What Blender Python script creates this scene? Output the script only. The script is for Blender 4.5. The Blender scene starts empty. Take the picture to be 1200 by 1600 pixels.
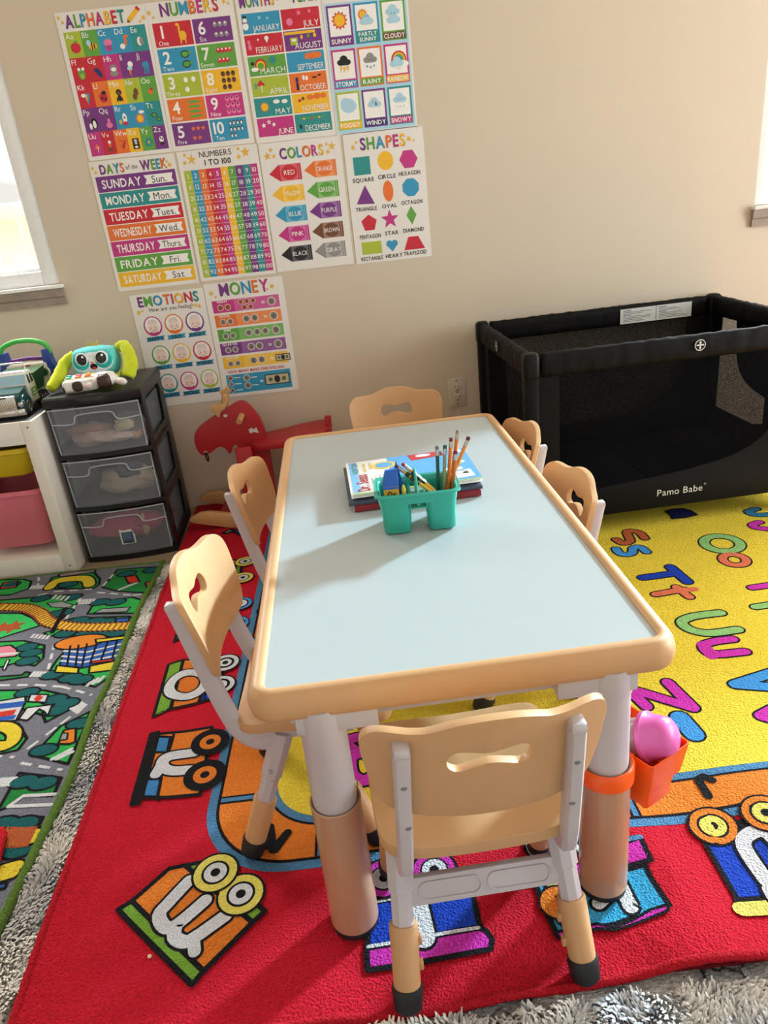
import bpy, bmesh, math, random
from mathutils import Vector, Matrix, noise
random.seed(7)
S = bpy.context.scene
COL = S.collection
PI = math.pi
def R(d): return math.radians(d)
# ---------------------------------------------------------------- camera
def cam_axes(yaw, pitch, roll):
    f = Vector((math.sin(yaw)*math.cos(pitch), math.cos(yaw)*math.cos(pitch), -math.sin(pitch)))
    r0 = Vector((math.cos(yaw), -math.sin(yaw), 0)); u0 = r0.cross(f)
    return r0*math.cos(roll)+u0*math.sin(roll), u0*math.cos(roll)-r0*math.sin(roll), f
r_, u_, f_ = cam_axes(R(.53), R(23.31), R(-6.372))
cd = bpy.data.cameras.new('camera'); cam = bpy.data.objects.new('camera', cd); COL.objects.link(cam)
cam.matrix_world = Matrix(((r_.x, u_.x, -f_.x, -.11), (r_.y, u_.y, -f_.y, -2.785), (r_.z, u_.z, -f_.z, 1.0685), (0, 0, 0, 1)))
cd.sensor_fit = 'VERTICAL'; cd.sensor_height = 36; cd.lens = 1131/1600*36; cd.clip_start = .02
S.camera = cam
S.view_settings.view_transform = 'Standard'; S.view_settings.look = 'None'; S.view_settings.gamma = 1
S.view_settings.use_curve_mapping = False
S.view_settings.exposure = 0.0
S.cycles.use_denoising = True
S.cycles.max_bounces = 10; S.cycles.diffuse_bounces = 5; S.cycles.transparent_max_bounces = 16
S.cycles.sample_clamp_indirect = 6
# ---------------------------------------------------------------- sky
SKY_FRONT, SKY_REAR, SKY_COL = 36.0, .88, (1.0, .98, .93)
w = bpy.data.worlds.new('sky'); S.world = w; w.use_nodes = True
nt = w.node_tree; N = nt.nodes; bg = N['Background']
tc = N.new('ShaderNodeTexCoord'); sx = N.new('ShaderNodeSeparateXYZ'); mr = N.new('ShaderNodeMapRange')
nt.links.new(tc.outputs['Generated'], sx.inputs[0]); ma = N.new('ShaderNodeMath'); ma.operation = 'MULTIPLY_ADD'; ma.inputs[1].default_value = 1.0
m6 = N.new('ShaderNodeMath'); m6.operation = 'MULTIPLY'; m6.inputs[1].default_value = .5; nt.links.new(sx.outputs['Y'], m6.inputs[0])
nt.links.new(sx.outputs['Z'], ma.inputs[0]); nt.links.new(m6.outputs[0], ma.inputs[2]); nt.links.new(ma.outputs[0], mr.inputs['Value'])
mr.inputs['From Min'].default_value = .52; mr.inputs['From Max'].default_value = 1.12
mr.inputs['To Min'].default_value = SKY_REAR; mr.inputs['To Max'].default_value = SKY_FRONT
nt.links.new(mr.outputs['Result'], bg.inputs['Strength']); bg.inputs['Color'].default_value = (*SKY_COL, 1)
SUN_AZ, SUN_EL, SUN_W = R(37.5), R(20), 8.5      # low hazy sun from behind the right-hand window
sl = bpy.data.lights.new('sun', 'SUN'); sl.energy = SUN_W; sl.angle = R(4.5); sl.color = (.58, .85, 1.0)
so = bpy.data.objects.new('sun', sl); COL.objects.link(so)
so.rotation_euler = Vector((math.cos(SUN_AZ)*math.cos(SUN_EL), math.sin(SUN_AZ)*math.cos(SUN_EL), math.sin(SUN_EL))).to_track_quat('Z', 'Y').to_euler()
def portal(name, loc, rot, sx, sy):
    l = bpy.data.lights.new(name, 'AREA'); l.shape = 'RECTANGLE'; l.size = sx; l.size_y = sy
    o = bpy.data.objects.new(name, l); COL.objects.link(o); o.location = loc; o.rotation_euler = rot
    l.cycles.is_portal = True
portal('portal_window_1', (-1.75, .12, 1.52), (-PI/2, 0, 0), 1.25, 1.3)
portal('portal_window_2', (2.34, .12, 1.52), (-PI/2, 0, 0), 1.95, 1.3)
DOOR_W = 115          # area lamp added outside the assumed glass door, lights the yellow rug
dl_ = bpy.data.lights.new('door_fill_lamp', 'AREA'); dl_.shape = 'RECTANGLE'; dl_.size = 1.7; dl_.size_y = 1.9; dl_.energy = DOOR_W; dl_.color = (.86, .95, 1.0)
do_ = bpy.data.objects.new('door_fill_lamp', dl_); COL.objects.link(do_); do_.location = (3.64, -1.75, 1.08); do_.rotation_euler = (0, PI/2, 0)
dl_.size, dl_.size_y = 1.9, 1.7
portal('portal_rear', (.4, -4.2, 1.2), (PI/2, 0, 0), 6.0, 2.4)
# ---------------------------------------------------------------- materials
def lin(c):
    return tuple(((v/255)/12.92 if v <= 10 else ((v/255+.055)/1.055)**2.4) for v in c)
MATS = {}
def M(name, rgb, rough=.5, bump=None, mot=None, metal=0, alpha=1, trans=0, spec=.5, coat=0, sheen=0):
    if name in MATS: return MATS[name]
    m = bpy.data.materials.new(name); m.use_nodes = True
    nt = m.node_tree; b = nt.nodes['Principled BSDF']; c = lin(rgb)
    b.inputs['Roughness'].default_value = rough; b.inputs['Metallic'].default_value = metal
    b.inputs['Alpha'].default_value = alpha; b.inputs['Transmission Weight'].default_value = trans
    b.inputs['Specular IOR Level'].default_value = spec; b.inputs['Coat Weight'].default_value = coat
    b.inputs['Sheen Weight'].default_value = sheen
    b.inputs['Base Color'].default_value = (*c, 1)
    tc = nt.nodes.new('ShaderNodeTexCoord')
    sc, am = mot or (60, .06)
    n = nt.nodes.new('ShaderNodeTexNoise'); n.inputs['Scale'].default_value = sc; n.inputs['Detail'].default_value = 3
    nt.links.new(tc.outputs['Object'], n.inputs['Vector'])
    mx = nt.nodes.new('ShaderNodeMix'); mx.data_type = 'RGBA'
    mx.inputs['A'].default_value = (*[v*(1-am) for v in c], 1); mx.inputs['B'].default_value = (*[min(1, v*(1+am)+.02*am) for v in c], 1)
    nt.links.new(n.outputs['Fac'], mx.inputs['Factor']); nt.links.new(mx.outputs['Result'], b.inputs['Base Color'])
    if bump:
        n2 = nt.nodes.new('ShaderNodeTexNoise'); n2.inputs['Scale'].default_value = bump[0]; n2.inputs['Detail'].default_value = 2
        nt.links.new(tc.outputs['Object'], n2.inputs['Vector'])
        bp = nt.nodes.new('ShaderNodeBump'); bp.inputs['Strength'].default_value = bump[1]; bp.inputs['Distance'].default_value = bump[2] if len(bump) > 2 else .003
        nt.links.new(n2.outputs['Fac'], bp.inputs['Height']); nt.links.new(bp.outputs['Normal'], b.inputs['Normal'])
    MATS[name] = m
    return m
def ink(rgb):      # print on poster paper
    return M('ink_%d_%d_%d' % rgb, rgb, .55, mot=(90, .05))
def pile(rgb):     # rug yarn
    return M('pile_%d_%d_%d' % rgb, rgb, .95, bump=(260, 1, .006), mot=(300, .45), spec=.1)
def pl(rgb, rough=.35):   # moulded plastic
    return M('plastic_%d_%d_%d_%d' % (*rgb, int(rough*100)), rgb, rough, mot=(40, .03))
def cloth(rgb):
    return M('cloth_%d_%d_%d' % rgb, rgb, .9, bump=(180, .4, .003), mot=(50, .12), spec=.2, sheen=.2)
# ---------------------------------------------------------------- mesh helpers
def put(bm, ring): return [bm.verts.new(p) for p in ring]
def loft(bm, rings, mi=0, closed=True, cap0=True, cap1=True):
    vs = [put(bm, r) for r in rings]; n = len(vs[0]); fs = []
    for a, b in zip(vs, vs[1:]):
        for i in range(n if closed else n-1):
            j = (i+1) % n; fs.append(bm.faces.new((a[i], a[j], b[j], b[i])))
    if cap0: fs.append(bm.faces.new(list(reversed(vs[0]))))
    if cap1: fs.append(bm.faces.new(vs[-1]))
    for f in fs: f.material_index = mi
    return vs
def box(bm, x0, x1, y0, y1, z0, z1, bev=0, mi=0, xf=None, seg=2):
    g = bmesh.ops.create_cube(bm, size=1); vs = g['verts']
    for v in vs: v.co = Vector((x0+(v.co.x+.5)*(x1-x0), y0+(v.co.y+.5)*(y1-y0), z0+(v.co.z+.5)*(z1-z0)))
    fs = {f for v in vs for f in v.link_faces}
    for f in fs: f.material_index = mi
    if bev:
        es = {e for v in vs for e in v.link_edges}
        r = bmesh.ops.bevel(bm, geom=list(es), offset=bev, segments=seg, affect='EDGES', profile=.5)
        for f in r['faces']: f.material_index = mi
        vs = list({v for f in list(fs)+r['faces'] if f.is_valid for v in f.verts} | {v for v in vs if v.is_valid})
    if xf is not None:
        for v in vs: v.co = xf @ v.co
    return vs
def tube(bm, pts, rad, seg=12, mi=0, sq=None, cap=True, up=None):
    pts = [Vector(p) for p in pts]; n = len(pts); rings = []
    if not isinstance(rad, (list, tuple)): rad = [rad]*n
    t0 = (pts[1]-pts[0]).normalized()
    a = up and Vector(up) or (Vector((0, 0, 1)) if abs(t0.z) < .9 else Vector((1, 0, 0)))
    for i, p in enumerate(pts):
        t = ((pts[min(i+1, n-1)]-p).normalized() + (p-pts[max(i-1, 0)]).normalized()).normalized()
        s = t.cross(a).normalized(); a2 = s.cross(t).normalized()
        if up is None: a = a2
        ring = []
        for k in range(seg):
            q = 2*PI*(k+.5)/seg; c, d = math.cos(q), math.sin(q)
            if sq:   # rounded rectangular section, half-sizes sq
                m = 1/max(abs(c), abs(d)); e = .82 if seg > 8 else 1
                m = m*e+(1-e); c, d = c*m*sq[0], d*m*sq[1]
            else: c, d = c*rad[i], d*rad[i]
            ring.append(p+s*c+a2*d)
        rings.append(ring)
    loft(bm, rings, mi, True, cap, cap)
def lathe(bm, prof, seg=24, mi=0, xf=None, cap=True):
    rings = []
    for r, z in prof:
        ring = [Vector((r*math.cos(2*PI*k/seg), r*math.sin(2*PI*k/seg), z)) for k in range(seg)]
        rings.append([xf @ p for p in ring] if xf is not None else ring)
    loft(bm, rings, mi, True, cap, cap)
def ell(bm, c, r, mi=0, xf=None, seg=20, fn=None):
    g = bmesh.ops.create_uvsphere(bm, u_segments=seg, v_segments=max(8, seg*2//3), radius=1)
    for v in g['verts']:
        p = v.co.copy()
        if fn: p = fn(p)
        p = Vector((p.x*r[0], p.y*r[1], p.z*r[2]))
        if xf is not None: p = xf @ p
        v.co = p+Vector(c)
        for f in v.link_faces: f.material_index = mi
def superell(e):   # turns the sphere towards a rounded box
    def fn(p):
        m = max(abs(p.x), abs(p.y), abs(p.z)); q = p/m if m else p
        return p.lerp(q, e)
    return fn
def crom(pts, k=5, closed=False):
    n = len(pts); out = []
    for i in range(n if closed else n-1):
        p = [pts[(i+d) % n] if closed else pts[max(0, min(n-1, i+d))] for d in (-1, 0, 1, 2)]
        for s in range(k):
            t = s/k
            out.append(tuple(.5*(2*b+(c-a)*t+(2*a-5*b+4*c-d)*t*t+(3*b-a-3*c+d)*t**3) for a, b, c, d in zip(*p)))
    if not closed: out.append(tuple(pts[-1]))
    return out
def plate(bm, outline, holes=(), th=.01, bev=.003, mi=0, cuts=(), fn=None, bseg=2):
    """flat plate in local x,y with thickness th, holes, rounded rims; cuts = x positions sliced before fn bends it"""
    t = bmesh.new(); es = []
    for lp in [outline, *holes]:
        vs = [t.verts.new((p[0], p[1], 0)) for p in lp]
        for i in range(len(vs)): es.append(t.edges.new((vs[i], vs[(i+1) % len(vs)])))
    bmesh.ops.triangle_fill(t, use_beauty=True, edges=es)
    rim = [e for e in t.edges if len(e.link_faces) == 1]
    r = bmesh.ops.extrude_face_region(t, geom=list(t.faces))
    top = [v for v in r['geom'] if isinstance(v, bmesh.types.BMVert)]
    bmesh.ops.translate(t, vec=(0, 0, th), verts=top)
    bmesh.ops.recalc_face_normals(t, faces=list(t.faces))
    if bev:
        ed = [e for e in t.edges if len(e.link_faces) == 2 and abs(e.link_faces[0].normal.z-e.link_faces[1].normal.z) > .7]
        bmesh.ops.bevel(t, geom=ed, offset=bev, segments=bseg, affect='EDGES', profile=.5, clamp_overlap=True)
    for c in cuts:
        bmesh.ops.bisect_plane(t, geom=list(t.verts)+list(t.edges)+list(t.faces), plane_co=(c, 0, 0), plane_no=(1, 0, 0), dist=1e-6)
    merge(bm, t, fn, mi)
def merge(bm, t, fn=None, mi=None):
    m = {}
    for v in t.verts: m[v] = bm.verts.new(fn(v.co) if fn else v.co)
    for f in t.faces:
        try: g = bm.faces.new([m[v] for v in f.verts])
        except ValueError: continue
        g.material_index = f.material_index if mi is None else mi
    t.free()
def obj(name, bm, mats, parent=None, smooth=35, recalc=True):
    if recalc: bmesh.ops.recalc_face_normals(bm, faces=list(bm.faces))
    me = bpy.data.meshes.new(name); bm.to_mesh(me); bm.free()
    for m in (mats if isinstance(mats, (list, tuple)) else [mats]): me.materials.append(m)
    if smooth:
        me.shade_smooth(); me.set_sharp_from_angle(angle=R(smooth))
    o = bpy.data.objects.new(name, me); COL.objects.link(o)
    if parent: o.parent = parent
    return o
def tag(o, label=None, cat=None, group=None, kind=None):
    if label: o['label'] = label
    if cat: o['category'] = cat
    if group: o['group'] = group
    if kind: o['kind'] = kind
    return o
def thing(name, label, cat, loc=(0, 0, 0), rz=0, group=None, rot=None):
    o = bpy.data.objects.new(name, None); COL.objects.link(o); o.empty_display_size = .05
    o.location = loc; o.rotation_euler = rot or (0, 0, rz)
    return tag(o, label, cat, group)
def struct(name, bm, m, smooth=None): return tag(obj(name, bm, m, None, smooth), kind='structure')
# ---------------------------------------------------------------- flat print: polygons in layers, text, strokes
GL = {}
def load_glyphs(chars):
    tmp = []
    for bold in (0, 1):
        for ch in chars:
            cu = bpy.data.curves.new('g', 'FONT'); cu.body = ch; cu.size = 1; cu.resolution_u = 3; cu.offset = .02 if bold else 0
            o = bpy.data.objects.new('g', cu); COL.objects.link(o); tmp.append((ch, bold, o, cu))
    dg = bpy.context.evaluated_depsgraph_get()
    for ch, bold, o, cu in tmp:
        e = o.evaluated_get(dg); me = e.to_mesh()
        vs = [(v.co.x, v.co.y) for v in me.vertices]; fs = [tuple(p.vertices) for p in me.polygons]
        x0 = min(v[0] for v in vs); x1 = max(v[0] for v in vs)
        GL[ch, bold] = ([(x-x0, y) for x, y in vs], fs, x1-x0); e.to_mesh_clear()
    for ch, bold, o, cu in tmp:
        bpy.data.objects.remove(o); bpy.data.curves.remove(cu)
load_glyphs('ABCDEFGHIJKLMNOPQRSTUVWXYZabcdefghijklmnopqrstuvwxyz0123456789.,?=:®!&/')
class Canvas:
    def __init__(s): s.f = []; s.mats = []; s.n = 0
    def mi(s, m):
        if m not in s.mats: s.mats.append(m)
        return s.mats.index(m)
    def poly(s, pts, m, L): s.n += 1; s.f.append((list(pts), s.mi(m), L+.013*(s.n % 24)))   # hair-thin stagger keeps overlaps apart
    def rect(s, x0, y0, x1, y1, m, L): s.poly([(x0, y0), (x1, y0), (x1, y1), (x0, y1)], m, L)
    def ell(s, x, y, a, b, m, L, n=20, rot=0):
        c, d = math.cos(rot), math.sin(rot)
        s.poly([(x+a*math.cos(2*PI*k/n)*c-b*math.sin(2*PI*k/n)*d, y+a*math.cos(2*PI*k/n)*d+b*math.sin(2*PI*k/n)*c) for k in range(n)], m, L)
    def star(s, x, y, r, m, L, n=5, q=.42, rot=0):
        s.poly([(x+(r if k % 2 == 0 else r*q)*math.sin(PI*k/n+rot), y+(r if k % 2 == 0 else r*q)*math.cos(PI*k/n+rot)) for k in range(2*n)], m, L)
    def ngon(s, x, y, r, n, m, L, rot=0): s.poly([(x+r*math.sin(2*PI*k/n+rot), y+r*math.cos(2*PI*k/n+rot)) for k in range(n)], m, L)
    def line(s, pts, w, m, L, cap=True, closed=False, smooth=False):
        if closed: pts = list(pts)+[pts[0]]
        n = len(pts)
        if smooth:      # one ribbon with shared, mitred cross-cuts
            cuts = []
            for i, (x, y) in enumerate(pts):
                a, b = pts[max(i-1, 0)], pts[min(i+1, n-1)]
                d = math.hypot(b[0]-a[0], b[1]-a[1]) or 1; nx, ny = -(b[1]-a[1])/d*w/2, (b[0]-a[0])/d*w/2
                cuts.append(((x+nx, y+ny), (x-nx, y-ny)))
            for i, (a, b) in enumerate(zip(cuts, cuts[1:])): s.poly([a[0], a[1], b[1], b[0]], m, L)
            for x, y in (pts[0], pts[-1]): s.ell(x, y, w/2, w/2, m, L-.33, 16)
            return
        for i, ((x0, y0), (x1, y1)) in enumerate(zip(pts, pts[1:])):
            d = math.hypot(x1-x0, y1-y0)
            if d < 1e-9: continue
            nx, ny = -(y1-y0)/d*w/2, (x1-x0)/d*w/2
            s.poly([(x0+nx, y0+ny), (x0-nx, y0-ny), (x1-nx, y1-ny), (x1+nx, y1+ny)], m, L)
        if cap:
            for i, (x, y) in enumerate(pts[:-1] if closed else pts): s.ell(x, y, w/2, w/2, m, L-.33, 12)
    def stroke(s, pts, w, m, o, ow, L, smooth=True):
        p = crom(pts, 4) if smooth and len(pts) > 2 else pts
        sm = smooth and len(pts) > 2
        if o: s.line(p, w+2*ow, o, L, smooth=sm)
        s.line(p, w, m, L+1, smooth=sm)
    def shape(s, pts, m, o, ow, L):
        s.poly(pts, m, L)
        if o: s.line(pts, ow, o, L+1, True, True)
    def text(s, x, y, t, h, m, L, maxw=None, bold=0, align='c', rot=0, gap=.1):
        """cap height h, centred on (x, y); m = material or list of one per letter"""
        k = h/.69; pos = 0; lay = []
        for ch in t:
            if ch == ' ': pos += .34; lay.append(None); continue
            lay.append(pos); pos += GL[ch, bold][2]+gap
        W = (pos-gap)*k; kx = k
        if maxw and W > maxw: kx = k*maxw/W; W = maxw
        x0 = {'c': -W/2, 'l': 0, 'r': -W}[align]; c, d = math.cos(rot), math.sin(rot); ci = 0
        for ch, p in zip(t, lay):
            if p is None: continue
            mm = m[ci % len(m)] if isinstance(m, list) else m; ci += 1
            vs, fs, _ = GL[ch, bold]; q = s.mi(mm)
            P = [(x0+(p+a)*kx, (b-.345)*k) for a, b in vs]
            P = [(x+a*c-b*d, y+a*d+b*c) for a, b in P]
            for n, f in enumerate(fs): s.f.append(([P[i] for i in f], q, L+.008*(n % 60)))
    def into(s, bm, fn, off=0):
        for pts, q, L in s.f:
            vs = [bm.verts.new(fn(a, b, L)) for a, b in pts]
            try: bm.faces.new(vs).material_index = q+off
            except ValueError: pass
# ================================================================ the room
WALL = M('wall_paint', (206, 193, 173), .8, bump=(55, .12, .003), mot=(3, .03), spec=.2)
FLZ = -.014
CEIL = M('ceiling_paint', (225, 220, 210), .9)
CARPET = M('beige_loop_carpet', (150, 132, 108), .95, bump=(170, .9, .006), mot=(140, .3), spec=.1)
b = bmesh.new(); box(b, -2.6, 3.5, -4.3, .1, FLZ-.05, FLZ); struct('floor', b, CARPET)
b = bmesh.new(); box(b, -2.6, 3.5, -4.3, .1, 2.42, 2.5); struct('ceiling', b, CEIL)
WX = [(-2.26, -1.155), (1.379, 3.3)]; WZ0, WZ1 = .905, 2.12
b = bmesh.new()
xs = [-2.6, WX[0][0], WX[0][1], WX[1][0], WX[1][1], 3.5]
for i in range(5):
    if i in (1, 3):
        box(b, xs[i], xs[i+1], 0, .1, FLZ, WZ0); box(b, xs[i], xs[i+1], 0, .1, WZ1, 2.42)
    else: box(b, xs[i], xs[i+1], 0, .1, FLZ, 2.42)
struct('wall_back', b, WALL)
b = bmesh.new(); box(b, -2.7, -2.6, -4.3, .1, FLZ, 2.42); struct('wall_left', b, WALL)
b = bmesh.new()
for c in ((-4.3, -2.65, FLZ, 2.42), (-.85, .1, FLZ, 2.42), (-2.65, -.85, 2.1, 2.42)): box(b, 3.5, 3.6, *c)
struct('wall_right', b, WALL)
b = bmesh.new()      # assumed, unseen glass door in the right wall, added to light the rug
for c in ((-2.65, -2.59, FLZ, 2.1), (-.91, -.85, FLZ, 2.1), (-1.78, -1.72, FLZ, 2.1), (-2.59, -.91, 2.04, 2.1), (-2.59, -.91, FLZ, .05)): box(b, 3.52, 3.57, *c, .003)
struct('assumed_door', b, M('white_vinyl', (236, 238, 238), .4), 35)
VINYL = M('white_vinyl', (236, 238, 238), .4); SILLW = M('weathered_sill_wood', (150, 135, 122), .7, bump=(40, .5), mot=(25, .35))
WHITE = M('white_paint', (235, 233, 228), .5)
GLASS = M('window_glass', (255, 255, 255), .02, alpha=.06, spec=.5)
for n, (x0, x1) in enumerate(WX):
    b = bmesh.new(); fw = .058
    for c in ((x0, x0+fw, WZ0, WZ1), (x1-fw, x1, WZ0, WZ1), (x0+fw, x1-fw, WZ0, WZ0+fw*.85), (x0+fw, x1-fw, WZ1-fw, WZ1)):
        box(b, c[0], c[1], .004, .075, c[2], c[3], .004)
    for c in ((x0+fw, x0+fw+.012, WZ0+fw*.85, WZ1-fw), (x1-fw-.012, x1-fw, WZ0+fw*.85, WZ1-fw), (x0+fw, x1-fw, WZ0+fw*.85, WZ0+fw*.85+.012), ((x0+x1)/2-.02, (x0+x1)/2+.02, WZ0+fw, WZ1-fw))[:4-n]:
        box(b, c[0], c[1], .03, .065, c[2], c[3], .002)
    wn = struct('window_%d' % (n+1), b, VINYL, 35)
    b = bmesh.new(); box(b, x0+fw, x1-fw, .048, .052, WZ0+fw*.85, WZ1-fw); obj('pane', b, GLASS, wn, None)
    b = bmesh.new()
    box(b, x0-.012, x1+.012, -.03, .004, WZ0-.012, WZ0, .002)
    obj('sill_board', b, WHITE, wn)
    b = bmesh.new()
    loft(b, [[Vector((x, y, z)) for y, z in ((-.002, WZ0-.07), (-.012, WZ0-.07), (-.014, WZ0-.045), (-.02, WZ0-.04), (-.022, WZ0-.013), (-.002, WZ0-.013))] for x in (x0-.01, x1+.01)])
    obj('sill_apron', b, SILLW, wn)
# outside: ground, timber fence under a white sky
GROUND = M('concrete_yard', (190, 182, 170), .9, mot=(5, .15))
b = bmesh.new(); box(b, -8, 9, .12, 9, -.2, -.15); struct('ground', b, GROUND)
FENCE = M('pale_fence_timber', (214, 186, 146), .8, mot=(12, .25))
ft = thing('fence', 'pale timber board fence outside, beyond the windows', 'fence', (0, 2.5, -.15))
b = bmesh.new(); box(b, -6, 7, -.02, .03, 1.34, 1.44, .004); obj('top_rail', b, FENCE, ft)
b = bmesh.new(); x = -6
while x < 7: box(b, x, x+.175, .03, .05, 0, 1.36); x += .187
obj('board', b, FENCE, ft, None)
# outlet
ot = thing('wall_outlet', 'white double power outlet plate on the wall, left of the black crib', 'outlet', (.2535, 0, .343))
IVORY = M('ivory_plastic', (205, 196, 180), .4); DARK = pl((35, 32, 30), .5)
b = bmesh.new(); box(b, -.035, .035, -.006, 0, -.057, .057, .003); obj('cover_plate', b, IVORY, ot)
for s in (-.02, .02):
    b = bmesh.new(); lathe(b, [(.0165, 0), (.0165, .002), (.015, .003)], 24, xf=Matrix.Translation((0, -.006, s))@Matrix.Rotation(PI/2, 4, 'X')); rc = obj('receptacle', b, IVORY, ot)
    b = bmesh.new(); box(b, -.008, -.006, -.0096, -.0088, s, s+.009); box(b, .006, .008, -.0096, -.0088, s+.001, s+.008)
    ell(b, (0, -.0092, s-.008), (.0025, .0006, .0025)); obj('slot', b, DARK, rc)
for s in (-.047, 0, .047): b = bmesh.new(); ell(b, (0, -.006, s), (.0028, .0012, .0028), seg=12); obj('screw', b, DARK, ot)
# ================================================================ posters
PAPER = M('poster_paper', (228, 224, 218), .45, mot=(4, .04))
C = dict(red=(196, 32, 50), org=(226, 112, 40), yel=(236, 182, 34), grn=(92, 160, 62), lim=(168, 186, 52), tea=(38, 140, 140), blu=(44, 146, 186), pur=(116, 50, 128), mag=(190, 48, 126), pnk=(228, 120, 166), brn=(110, 66, 38), blk=(24, 22, 24), gry=(140, 138, 136), wht=(240, 238, 234), sky=(168, 208, 226), gld=(226, 176, 60), nvy=(40, 44, 110))
I = {k: ink(v) for k, v in C.items()}
MULTI = [I[k] for k in ('pur', 'grn', 'blu', 'org', 'mag', 'yel', 'red', 'tea')]
class Poster(Canvas):
    """u right, v up, metres, origin at the lower left of the coloured block"""
    def __init__(s, label, x, z, box_, tilt=0):
        super().__init__(); s.label, s.x, s.z, s.box, s.tilt = label, x, z, box_, tilt
    def title(s, x, y, t, h, cols=MULTI, maxw=None):
        s.text(x+.0012, y-.0012, t, h, I['blk'], 3, maxw, 1); s.text(x, y, t, h, cols, 4, maxw, 1)
    def stars(s, *p):
        for x, y, r in p: s.star(x, y, r, I['gld'], 3, rot=x*40)
    def done(s):
        u0, v0, u1, v1 = s.box; t = thing('poster', s.label, 'poster', (s.x, 0, s.z), group='classroom posters on the back wall'); t.rotation_euler = (0, -s.tilt, 0)
        b = bmesh.new(); box(b, u0, u1, -.0016, -.0004, v0, v1)
        s.into(b, lambda x, y, L: Vector((x, -.0016-.00018*L, y)), 1)
        obj('sheet', b, [PAPER]+s.mats, t, None, False)
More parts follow.
